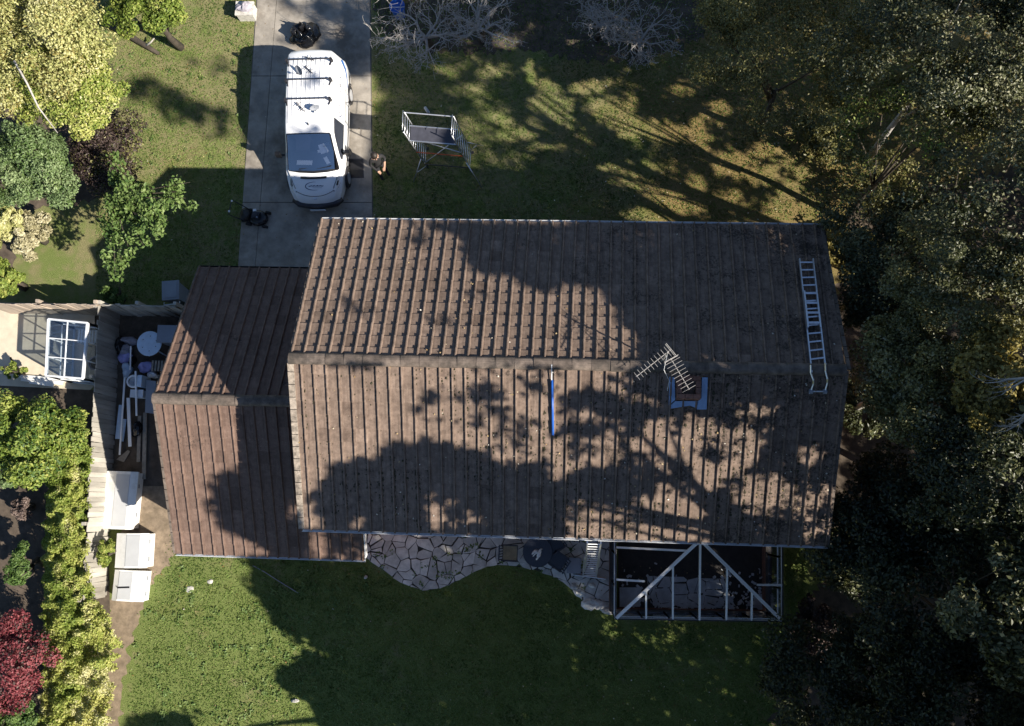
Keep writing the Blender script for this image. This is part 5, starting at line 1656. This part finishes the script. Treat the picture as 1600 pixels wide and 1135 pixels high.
wtree('green tree with shade put into its leaf colour, just beyond the house corner', 1385, 800, 4.8, 1.9, 'darkgreen', 100, 220, .10, 10, csize=.24, tint_shift=-.3)
wtree('large green tree with the deepest shade put into its leaf colour', 1460, 925, 5.4, 2.4, 'darkgreen', 120, 220, .10, 11, csize=.22, tint_shift=-.3)
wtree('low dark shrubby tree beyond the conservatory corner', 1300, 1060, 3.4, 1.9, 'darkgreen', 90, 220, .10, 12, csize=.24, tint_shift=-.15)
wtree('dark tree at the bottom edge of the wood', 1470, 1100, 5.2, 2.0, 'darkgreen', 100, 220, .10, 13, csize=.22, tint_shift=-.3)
wtree('grey green tree with sun glints coloured into its tips at the lower picture edge', 1590, 960, 7.8, 1.3, 'darkgreen', 70, 130, .12, 14, csize=.26, tint_shift=.1, also='silver')
def undergrowth(label, u, v, r, z, mname, seed, n=40, size=.11, per=110):
    c = at(u, v, z)
    tree('undergrowth_shrub', label, 'shrub', c, (r, r, z), mname, n, per, size, None, 'shrubs under the wood', trunk_r=.04, keep=lambda P: keep_lit(P), seed=seed, csize=.3, tips=5)
undergrowth('golden low shrub lit by the sun beside the house corner', 1322, 385, .95, .55, 'amber', 41)
undergrowth('olive shrub growing at the edge of the golden lit grass', 1385, 300, 1.1, .8, 'olive', 42)
undergrowth('dull green shrub under the broad olive grey tree', 1290, 205, 1.0, .6, 'olive', 43)
undergrowth('dark shrub beside the house gable in the black gap', 1345, 640, .9, .9, 'darkgreen', 44)
undergrowth('dark shrub growing close to the house corner by the gutter end', 1325, 880, 1.0, .9, 'darkgreen', 45)
undergrowth('dark reddish shrub beside the conservatory corner', 1275, 985, .8, .7, 'purple', 46)

# crowns that stand outside the view, to the east and south-east, whose shade falls across the house and lawns
CROWNS = [  # x, y, z, radius, base x, base y, label, leaf
    (9.6, -3.4, 14.2, 2.6, 'tall dark tree beyond the conservatory corner, its crown outside the view', 'darkgreen'),
    (11.2, 1.0, 14.8, 2.8, 'tall olive tree rising behind the foremost dark trees beside the house gable', 'olive'),
    (11.8, 5.6, 14.0, 2.8, 'tall tree of mixed green standing behind the wood beside the lawn', 'darkgreen'),
    (12.8, 10.2, 12.5, 2.8, 'tall spreading olive tree at the far side of the wood beside the lawn', 'olive'),
    (6.4, -7.0, 13.6, 2.5, 'tall dark tree outside the view opposite the conservatory front', 'darkgreen'),
    (3.0, -8.6, 10.5, 2.6, 'broad dark tree outside the view opposite the patio', 'darkgreen'),
    (9.0, -10.0, 9.5, 2.8, 'broad bushy tree outside the view at the lawn corner', 'olive'),
    (13.5, -6.0, 11.0, 3.0, 'massive dark tree outside the view at the garden corner', 'darkgreen'),
    (14.5, 3.5, 16.5, 3.0, 'tallest tree of the wood, standing deep behind the house gable', 'darkgreen'),
    (-1.2, -9.2, 5.8, 2.2, 'low round tree outside the view at the lawn edge', 'olive'),
    (14.0, 14.0, 9.5, 2.6, 'rounded olive tree at the far corner of the lawn', 'olive'),
    (7.0, 17.5, 6.5, 2.4, 'spreading tree standing beyond the bare trees', 'darkgreen'),
]
def offview(P, m=14):
    u, v = pix(P)
    o = (u > 1600 + m) | (v > 1135 + m) | (u < -m) | (v < -m)
    return o | ((u > 1345) & (P[:, 2] < 10.5) & (P[:, 2] > 2.5)), o

def fill_shade():
    U, V = np.meshgrid(np.arange(-70, 1700, 6.0), np.arange(-50, 1230, 6.0))
    U = (U + rng.uniform(-3, 3, U.shape)).ravel(); V = (V + rng.uniform(-3, 3, V.shape)).ravel()
    # first surface met from the camera
    S = np.zeros(len(U), int); P = at_many(U, V, 0.0)
    d = np.stack([(U - 800.0) / FPX, (567.5 - V) / FPX, -np.ones_like(U)], -1) @ CAM_R.T
    best = P[:, 2] * 0
    for code, x0, x1, yS, yN, zE, zR, sgn in ((3, AX0, HX0, AYS, AYN, AZE, AZR, -1), (3, AX0, HX0, AYS, AYN, AZE, AZR, 1), (1, X0, X1, HYS, HYN, HZE, HZR, -1), (2, X0, X1, HYS, HYN, HZE, HZR, 1)):
        yR = (yS + yN) / 2; g = (zR - zE) / (yN - yR)
        t = (zR + sgn * g * yR - CAM_H) / (d[:, 2] + sgn * g * d[:, 1])
        H = d * t[:, None] + np.array([0, 0, CAM_H])
        ok = (H[:, 0] > x0) & (H[:, 0] < x1) & ((H[:, 1] - yR) * sgn > 0) & (H[:, 1] > yS) & (H[:, 1] < yN) & (H[:, 2] > best)
        P[ok] = H[ok]; S[ok] = code; best[ok] = H[ok, 2]
    dark = ~lit(S, U, V)
    P = P[dark]; S = S[dark]; U = U[dark]; V = V[dark]
    # canopies to the right of the house are in shade themselves
    R = (U > 1330) & (S == 0)
    lowr = rng.uniform(0, 1, R.sum()) < np.where(V[R] > 680, .96, .08 + .30 * (vnoise(U[R] / 40, V[R] / 40, 21) > .6)) * np.where(ell(U[R], V[R], (1500, 600, 150, 95)), .2, 1.0)
    Pr = at_many(U[R], V[R], 6.0)[lowr]
    P = np.concatenate([P, Pr])
    # skip what a roof already shades
    back = P + np.array([0, 0, .05])
    far = back - SUN_DIR * 30
    s2, H2 = trace(far)
    need = np.linalg.norm(H2 - back, axis=1) < .6
    pr = P[:, 2] > 5.9
    need |= (pr & (P[:, 0] > 7))
    P = P[need]
    # skip what the wood in view already shades
    LV = np.concatenate(LEAVES)
    s3, H3 = trace(LV); lu, lv = pix(H3)
    hist, _, _ = np.histogram2d(lu, lv, bins=[np.arange(-100, 1760, 8), np.arange(-100, 1300, 8)])
    pu, pv = pix(P)
    iu = np.clip(((pu + 100) // 8).astype(int), 0, hist.shape[0] - 1); iv = np.clip(((pv + 100) // 8).astype(int), 0, hist.shape[1] - 1)
    P = P[(hist[iu, iv] < 6) | (P[:, 2] > 5.9)]
    C_ = np.array([c[:3] for c in CROWNS]); R_ = np.array([c[3] for c in CROWNS])
    D = -SUN_DIR / np.linalg.norm(SUN_DIR)
    bestc = np.full(len(P), -1); bestd = np.full(len(P), 1e9); bp = P.copy()
    for i in range(len(C_)):
        t0 = ((C_[i] - P) @ D)
        for dt in (-2.0, -1.0, 0, 1.0, 2.0, 3.5):
            t = np.maximum(t0 + dt, 1.0)
            Q = P + D * t[:, None]
            dist = np.linalg.norm((Q - C_[i]) * np.array([1, 1, .8]), axis=1) / R_[i] + rng.normal(0, .12, len(P))
            okv, _ = offview(Q)
            dist = np.where(okv & (Q[:, 2] > 2.0), dist, 1e8)
            k = dist < bestd
            bestd[k] = dist[k]; bestc[k] = i; bp[k] = Q[k]
    ok = bestd < 1e7
    return bp[ok] , bestc[ok], D
FP, FC, SD = fill_shade()
print('shade samples', len(FP), np.bincount(FC, minlength=len(CROWNS)))

def caster_trees():
    for i, (x, y, z, r, lab, leaf) in enumerate(CROWNS):
        k = FC == i
        if k.sum() < 20: continue
        Q = FP[k]
        n = 5
        Q = np.repeat(Q, n, 0)
        Q = Q + SD * rng.normal(0, .8, (len(Q), 1)) + rng.normal(0, .075, Q.shape)
        u, v = pix(Q)
        kk = offview(Q, 6)[0] & keep_lit(Q)
        # inner leaves of the crown, where they leave the sunlit places free
        P2, N2, t2, cc = clumpy((x, y, z), (r, r, r * 1.1), 60, 90, .3, .25, .3, 900 + i)
        k2 = keep_lit(P2) & offview(P2, 10)[1]
        Q = np.concatenate([Q[kk], P2[k2]])
        N = np.tile(SD, (len(Q), 1)) + (Q - np.array([x, y, z])) * .2
        cen = np.array([x, y, z])
        bx, by = x, y          # the stem leans in from outside the view
        for _ in range(60):
            if offview(np.array([[bx, by, 0.0]]), 40)[1][0]: break
            if by < -3 and x < 8: by -= .25
            else: bx += .25
        t = thing('tall_tree', lab, 'tree', (bx, by, 0), 0, 'tall trees whose shade falls over the garden')
        leaf_cloud('crown', Q, N, .19, L[leaf], t, rng.normal(.45, .2, len(Q)), .7, .12, .5)
        mb = MB(); random.seed(i)
        sel = [Q[j] for j in rng.choice(len(Q), 12)]
        limb_tubes(mb, (bx, by, 0), (x, y, z * .75), [s for s in sel if np.linalg.norm(s - cen) < 4.5 and offview(s[None], 60)[1][0] and keep_lit(s[None])[0]], .2)
        mb.build('trunk', M['bark'], t, True)
caster_trees()

def lbush(name, label, cat, u, v, z, r, mname, nclump, per, size, seed, rz=None, group=None, **k):
    c = at(u, v, z)
    return tree(name, label, cat, c, (r[0], r[1], rz or min(r)), mname, nclump, per, size, None, group, seed=seed, **k)
GS = 'garden shrubs and small trees beyond the board fence'
lbush('golden_tree', 'large golden yellow tree filling the upper corner', 'tree', 50, 60, 3.6, (2.3, 2.0), 'gold', 190, 260, .088, 21, 1.9, also='amber', csize=.22, shell=.6)
lbush('golden_tree', 'lime yellow tree under the large golden one, with a bare pale stem showing', 'tree', 105, 140, 3.0, (1.6, 1.35), 'lime', 140, 240, .088, 22, 1.3, also='gold', csize=.24, shell=.6, tint_shift=.12)
lbush('round_shrub', 'cool green round shrub below the lime yellow tree', 'shrub', 48, 262, 2.2, (1.45, 1.25), 'bluegreen', 120, 230, .085, 23, 1.2, GS, also='green', csize=.24, shell=.65)
lbush('purple_shrub', 'dark purple brown shrub between yellow and green foliage', 'shrub', 166, 240, 1.1, (1.4, 1.35), 'purple', 90, 120, .085, 24, .7, GS, also='olive', csize=.26)
lbush('yellow_shrub', 'small bright yellow shrub near the cream flowering plant', 'shrub', 12, 352, 1.3, (.62, .66), 'gold', 40, 150, .09, 25, .6, GS, tint_shift=.1)
lbush('cream_plant', 'cream coloured feathery plant beside the small bright yellow shrub', 'plant', 46, 365, .9, (.6, .75), 'cream', 45, 110, .10, 26, .6, GS)
lbush('round_shrub', 'leafy green shrub beyond the fence end by the greenhouse', 'shrub', 10, 438, 1.0, (.55, .5), 'lime', 35, 120, .10, 27, .6, GS)
lbush('climbing_plant', 'dim green plant growing against the pinkish board fence', 'plant', 178, 462, .6, (.45, .22), 'green', 22, 90, .09, 28, .45, GS)
lbush('small_tree', 'olive green small tree beside the fallen log at the top', 'tree', 235, 18, 2.3, (1.25, .85), 'lime', 70, 120, .10, 29, .8, csize=.28, tint_shift=-.12)
# young tree with open branching
def open_tree():
    pts = [(200, 265), (225, 300), (250, 310), (275, 300), (297, 285), (235, 335), (215, 360), (200, 385), (190, 410), (180, 430), (250, 340), (270, 320), (180, 345), (210, 320), (290, 310), (225, 385), (205, 290), (190, 250), (300, 318), (205, 345), (175, 365), (172, 395), (178, 325), (245, 360), (262, 345)]
    b = at(232, 352, 0)
    t = thing('young_tree', 'young open green tree spreading over the shaded lawn beside the purple shrub', 'tree', b)
    Ps = []; Ns = []; Ts = []; mb = MB()
    random.seed(31)
    top_ = Vector((b.x - .25, b.y + .3, 1.7))
    mb.tube([b, (b + top_) / 2 + Vector((.05, 0, 0)), top_], [.06, .05, .04], 6)
    for i, (u, v) in enumerate(pts):
        z = random.uniform(2.1, 3.1); c = at(u, v, z)
        m_ = top_.lerp(c, .5) + Vector((0, 0, .15))
        mb.tube([top_, m_, c], [.03, .018, .006], 4)
        for j in range(4):
            f = random.uniform(.35, 1.05)
            cc = np.array((m_.lerp(c, (f - .5) * 2) if f > .5 else top_.lerp(m_, f * 2))) + rng.normal(0, .10, 3)
            n = 45
            q = rng.normal(0, 1, (n, 3)); q /= np.linalg.norm(q, axis=1, keepdims=True)
            Ps.append(cc + q * rng.uniform(.05, .26, (n, 1))); Ns.append(q * .4 + np.array([0, 0, .9])); Ts.append(rng.normal(.55, .18, n) + random.gauss(0, .1))
    leaf_cloud('crown', np.concatenate(Ps), np.concatenate(Ns), .13, L['green'], t, np.concatenate(Ts) + .1)
    mb.build('trunk', M['bark'], t, True)
open_tree()
# leaning log at the top
t = thing('fallen_log', 'dark mossy log lying on the lawn under the olive green small tree', 'log', at(222, 68, .1))
MB().tube([at(170, 38, .13), at(200, 55, .12), at(228, 72, .11), at(248, 84, .10)], [.12, .11, .09, .06], 9).build('stem', M['bark'], t, True)
MB().tube([at(228, 72, .15), at(236, 66, .3), at(241, 60, .42)], [.04, .03, .015], 6).build('stub', M['bark_pale'], t, True)
tag(MB().tube([at(22, 95, 4.9), at(42, 130, 4.6), at(60, 168, 4.2), at(90, 208, 3.4)], [.035, .03, .025, .015], 6).build('dead_branch', M['bark_pale'], smooth=True), 'pale bare branch arching out of the lime yellow tree', 'branch')

# neighbour's garden beside the hedge
lbush('round_shrub', 'big leafy bright green shrub below the greenhouse', 'shrub', 52, 690, 1.7, (1.25, 1.15), 'lime', 90, 170, .115, 51, 1.1, also='green', csize=.26, tint_shift=-.08, shell=.65)
lbush('red_maple', 'crimson leaved bush in the lower corner beside the hedge', 'bush', 18, 1030, 1.5, (1.0, 1.25), 'red', 90, 170, .085, 52, .9, also='purple', csize=.26, shell=.65)
lbush('dry_plant', 'small dry pinkish plant in the dark gap beside the hedge', 'plant', 36, 792, .5, (.36, .4), 'purple', 22, 90, .07, 53, .4, tint_shift=.45)
lbush('narrow_conifer', 'narrow dark green conifer in the gap beside the hedge', 'conifer', 36, 884, 1.0, (.24, .62), 'green', 30, 110, .08, 54, .8)
lbush('grassy_plant', 'grey green bushy plant at the picture edge in the gap', 'plant', 8, 735, .8, (.5, .6), 'bluegreen', 30, 110, .09, 55, .6)
lbush('round_shrub', 'dark leafy shrub spilling into the gap below the red bush', 'shrub', 20, 1120, .9, (.8, .5), 'green', 40, 120, .10, 56, .7)
lbush('climbing_plant', 'bright green plant filling the gap between fence and squarish chest', 'plant', 168, 862, .9, (.22, .42), 'lime', 24, 120, .08, 57, .55)
lbush('ground_plant', 'small leafy plant beside the paving under the greenhouse', 'plant', 22, 580, .4, (.35, .2), 'lime', 14, 70, .09, 58, .3)

def hedge():
    t = thing('hedge', 'long clipped yellow green hedge running along the board fence', 'hedge', at(110, 880))
    n = 62000
    v = rng.uniform(640, 1190, n); f = rng.uniform(0, 1, n)
    lo = np.interp(v, [640, 680, 760, 900, 1000, 1080, 1190], [70, 66, 72, 66, 62, 66, 40])
    hi = np.interp(v, [640, 700, 760, 900, 940, 1000, 1080, 1190], [132, 140, 138, 132, 150, 182, 172, 160])
    hi = hi + (vnoise(v / 9, v * 0 + 3, 47) - .5) * 16 + rng.normal(0, 2.5, n)
    lo = lo + (vnoise(v / 9, v * 0 + 7, 48) - .5) * 14
    u = lo + (hi - lo) * f
    edge = np.minimum(f, 1 - f) * 2
    zt = np.interp(v, [640, 930, 1000, 1190], [1.75, 1.65, 1.25, 1.0]) * np.where(f > .5, .93, .55 + .45 * np.minimum(1, edge * 2.4) ** .5) + (vnoise(u / 11, v / 11, 31) - .5) * .55 + (vnoise(u / 26, v / 26, 33) - .5) * .4
    z = np.maximum(.1, zt - rng.exponential(.16, n))
    d = np.stack([(u - 800.0) / FPX, (567.5 - v) / FPX, -np.ones_like(u)], -1) @ CAM_R.T
    P = d * ((z - CAM_H) / d[:, 2])[:, None] + np.array([0, 0, CAM_H])
    N = np.stack([(f - .5) * 1.2 + (vnoise(u / 9, v / 9, 35) - .5) * 2, (vnoise(u / 9, v / 9, 36) - .5) * 2, np.full(n, .9)], 1)
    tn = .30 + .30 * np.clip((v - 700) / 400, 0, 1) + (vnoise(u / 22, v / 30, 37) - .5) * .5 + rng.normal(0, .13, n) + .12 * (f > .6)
    m2 = vnoise(u / 15, v / 15, 44) + rng.normal(0, .12, n) > .76 - .10 * np.clip((v - 900) / 200, 0, 1)
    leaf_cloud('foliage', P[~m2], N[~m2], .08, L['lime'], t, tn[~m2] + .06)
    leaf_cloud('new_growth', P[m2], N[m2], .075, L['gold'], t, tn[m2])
    mb = MB(); random.seed(3)
    for k in range(16):
        q = at(105 + random.uniform(-12, 12), 665 + k * 32, 0)
        limb_tubes(mb, q, q + Vector((0, 0, .7)), [q + Vector((random.uniform(-.6, .6), random.uniform(-.3, .3), random.uniform(.9, 1.3))) for _ in range(4)], .03, 5)
    mb.build('stems', M['bark'], t, True)
hedge()

# ------------------------------------------------------------------ bare trees
def bare_tree(label, u, v, z, r, seed, n_main=9, m='bark_pale', spread=None, grp='leafless pale trees at the top'):
    rg = random.Random(seed)
    c = at(u, v, z); b = Vector((c.x, c.y + .2, 0))
    t = thing('bare_tree', label, 'tree', b, 0, grp)
    trunk = MB(); fork = Vector((c.x, c.y, z * .45))
    trunk.tube([b, b.lerp(fork, .5) + Vector((.05, .02, 0)), fork], [.13, .11, .09], 8); trunk.build('trunk', M['bark'], t, True)
    tw = MB()
    def grow(p, d, ln, rad, lev):
        q = p; pts = [p]; rs = [rad]
        k = 4 if lev < 2 else 3
        for i in range(k):
            d = (d + Vector((rg.gauss(0, .34), rg.gauss(0, .34), rg.gauss(0, .22)))).normalized()
            q = q + d * ln / k
            pts.append(q); rs.append(max(.006, rad * (1 - .72 * (i + 1) / k)))
            if lev < 4 and i > 0 or (lev == 0 and i == 0):
                for _ in range(2 if lev < 3 else 1):
                    if rg.random() < (.75 if lev < 2 else .42):
                        e = (d + Vector((rg.gauss(0, .75), rg.gauss(0, .75), rg.gauss(.05, .4)))).normalized()
                        grow(q, e, ln * rg.uniform(.42, .68), rs[-1] * .75, lev + 1)
        tw.tube(pts, rs, 5 if lev < 2 else 3, cap=False)
    for k in range(n_main):
        a = 2 * PI * (k + rg.random() * .6) / n_main
        e = Vector((math.cos(a), math.sin(a), rg.uniform(.25, .9))).normalized()
        grow(fork, e, r * rg.uniform(.75, 1.1), .05, 0)
    V = np.array(tw.v)
    tw.build('branches', M[m], t, True)
    return t
bare_tree('leafless pale tree above the blue tub beside the drive', 655, 22, 2.6, 1.3, 101, 9)
bare_tree('leafless pale tree between the blue tub tree and the dark gap', 742, 6, 2.6, 1.2, 102, 8)
bare_tree('leafless pale tree at the top, on the far side of the dark gap', 940, 6, 2.4, .95, 103, 7)
bare_tree('leafless pale tree next to the broad olive grey tree', 1004, 30, 2.5, .95, 104, 8)
def twigs(label, pts, z, seed):
    rg = random.Random(seed)
    (u0, v0), (u1, v1) = pts
    a, b = at(u0, v0, z), at(u1, v1, z - .3)
    t = thing('bare_branch', label, 'branch', (a.x, a.y, 0), 0, 'pale bare branches reaching out of the wood')
    mb = MB(); mb.tube([(a.x * 1.6 + .5, a.y * 1.3, 0), (a.x * 1.25 + .3, a.y * 1.12, z * .6), a], [.10, .07, .04], 6)
    mb.build('stem', M['bark_pale'], t, True)
    def grow(p, d, ln, rad, lev, mb):
        pts_ = [p]; rs = [rad]; q = p
        for i in range(4):
            d = (d + Vector((rg.gauss(0, .22), rg.gauss(0, .22), rg.gauss(0, .1)))).normalized(); q = q + d * ln / 4
            pts_.append(q); rs.append(rad * (1 - .2 * (i + 1)))
            if lev < 2:
                grow(q, (d + Vector((rg.gauss(0, .6), rg.gauss(0, .6), rg.gauss(0, .2)))).normalized(), ln * .55, rs[-1] * .7, lev + 1, mb)
        mb.tube(pts_, rs, 4, cap=False)
    m2 = MB()
    grow(a, (b - a).normalized(), (b - a).length, .045, 0, m2); grow(a, ((b - a).normalized() + Vector((.2, -.5, 0))).normalized(), (b - a).length * .8, .035, 0, m2)
    m2.build('branches', M['bark_pale'], t, True)
twigs('pale bare branch beside the amber crowned tree', ((1612, 590), (1545, 615)), 9.6, 1)
twigs('pale bare branch with curled tips under the amber crowned tree', ((1610, 640), (1565, 670)), 9.4, 2)
# ------------------------------------------------------------------ grass and fallen leaves
def lawn_grass():
    n = 420000
    u = rng.uniform(-20, 1420, n); v = rng.uniform(-20, 1150, n)
    k = (((u > 150) & (u < 400) & (v < 470)) | ((u > 584) & (v < 345)) | ((u > 200) & (v > 835) & (u < 1260)))
    k &= ~((u > dl(v) + rng.normal(-1, 2.2, n)) & (u < dr(v) + rng.normal(0, 2.0, n)) & (v < 420))
    k &= ~inside([(572, 800), (560, 872), (586, 890), (603, 903), (640, 921), (665, 929), (704, 920), (739, 904), (764, 891), (790, 889), (830, 896), (858, 905), (876, 914), (902, 938), (922, 953), (958, 972), (1226, 976), (1226, 800)], u, v + rng.normal(3, 4, n))
    k &= ~inside([(222, 640), (275, 660), (292, 800), (270, 870), (252, 900), (240, 940), (226, 990), (216, 1040), (205, 1090), (200, 1190), (150, 1190), (165, 860)], u + rng.normal(0, 9, n), v + rng.normal(0, 9, n))
    k &= vnoise(u / 14, v / 14, 61) + rng.uniform(0, .9, n) > .62
    u, v = u[k], v[k]
    P = at_many(u, v, 0.0); n = len(P)
    P[:, 2] = .012
    N = rng.normal(0, 1, (n, 3)); N[:, 2] *= .6
    tn = .42 + (vnoise(u / 40, v / 40, 62) - .5) * .7 + rng.normal(0, .16, n)
    o = leaf_cloud('grass', P, N, .07, L['grass'], None, tn, .35, .1, .3)
    tag(o, 'short uneven grass growing over the lawns', 'grass', kind='stuff')
lawn_grass()
def weeds():
    n = 420
    u = np.concatenate([rng.uniform(190, 560, n), rng.uniform(150, 380, n // 2), rng.uniform(560, 960, n // 3)])
    v = np.concatenate([rng.uniform(880, 1150, n), rng.uniform(0, 440, n // 2), rng.uniform(838, 960, n // 3)])
    k = vnoise(u / 30, v / 30, 71) > .52
    k &= ~((u > dl(v) - 3) & (u < dr(v) + 3) & (v < 420))
    P = at_many(u[k], v[k], 0.0)
    m = 9
    Q = np.repeat(P, m, 0) + rng.normal(0, .045, (len(P) * m, 3)) * np.array([1, 1, .3])
    Q[:, 2] = np.abs(Q[:, 2]) + .03
    N = np.tile([0, 0, 1.0], (len(Q), 1)) + rng.normal(0, .3, (len(Q), 3))
    tag(leaf_cloud('weeds', Q, N, .075, L['green'], None, np.repeat(rng.uniform(.45, 1.0, len(P)), m), .6, .1, .3), 'small leafy weeds scattered in the lawns and paving joints', 'weeds', kind='stuff')
weeds()
def fallen():
    n = 5200
    u = np.concatenate([rng.uniform(584, 1350, n // 2), rng.uniform(200, 1250, n // 4), rng.uniform(150, 600, n // 4)])
    v = np.concatenate([rng.uniform(0, 345, n // 2), rng.uniform(880, 1135, n // 4), rng.uniform(0, 420, n // 4)])
    w = rng.uniform(0, 1, len(u)) < np.where(u > 900, .9, .22)
    P = at_many(u[w], v[w], 0.0); P[:, 2] = .035
    tn = np.clip(rng.beta(1.6, 2.2, len(P)), 0, 1)
    N = np.tile([0, 0, 1.0], (len(P), 1))
    # on the roof, more towards the mossy end
    m = 380
    x = HX0 + rng.beta(1.5, 1.0, m) * (HX1 - HX0); fy = rng.uniform(0, 1, m)
    y = np.where(rng.uniform(0, 1, m) < .8, HYS + fy * (HYR - HYS), HYN - fy * (HYN - HYR))
    z = HZR - np.abs(y - HYR) * (HZR - HZE) / (HYN - HYR) + .06
    P = np.concatenate([P, np.stack([x, y, z], 1)]); N = np.concatenate([N, np.tile([0, -.2, 1.0], (m, 1))]); tn = np.concatenate([tn, rng.uniform(.4, 1, m)])
    o = leaf_cloud('fallen_leaves', P, N, .045, L['fallen'], None, tn, .7, .1, .25)
    tag(o, 'small dry leaves fallen on the lawn and roof', 'leaves', kind='stuff')
fallen()
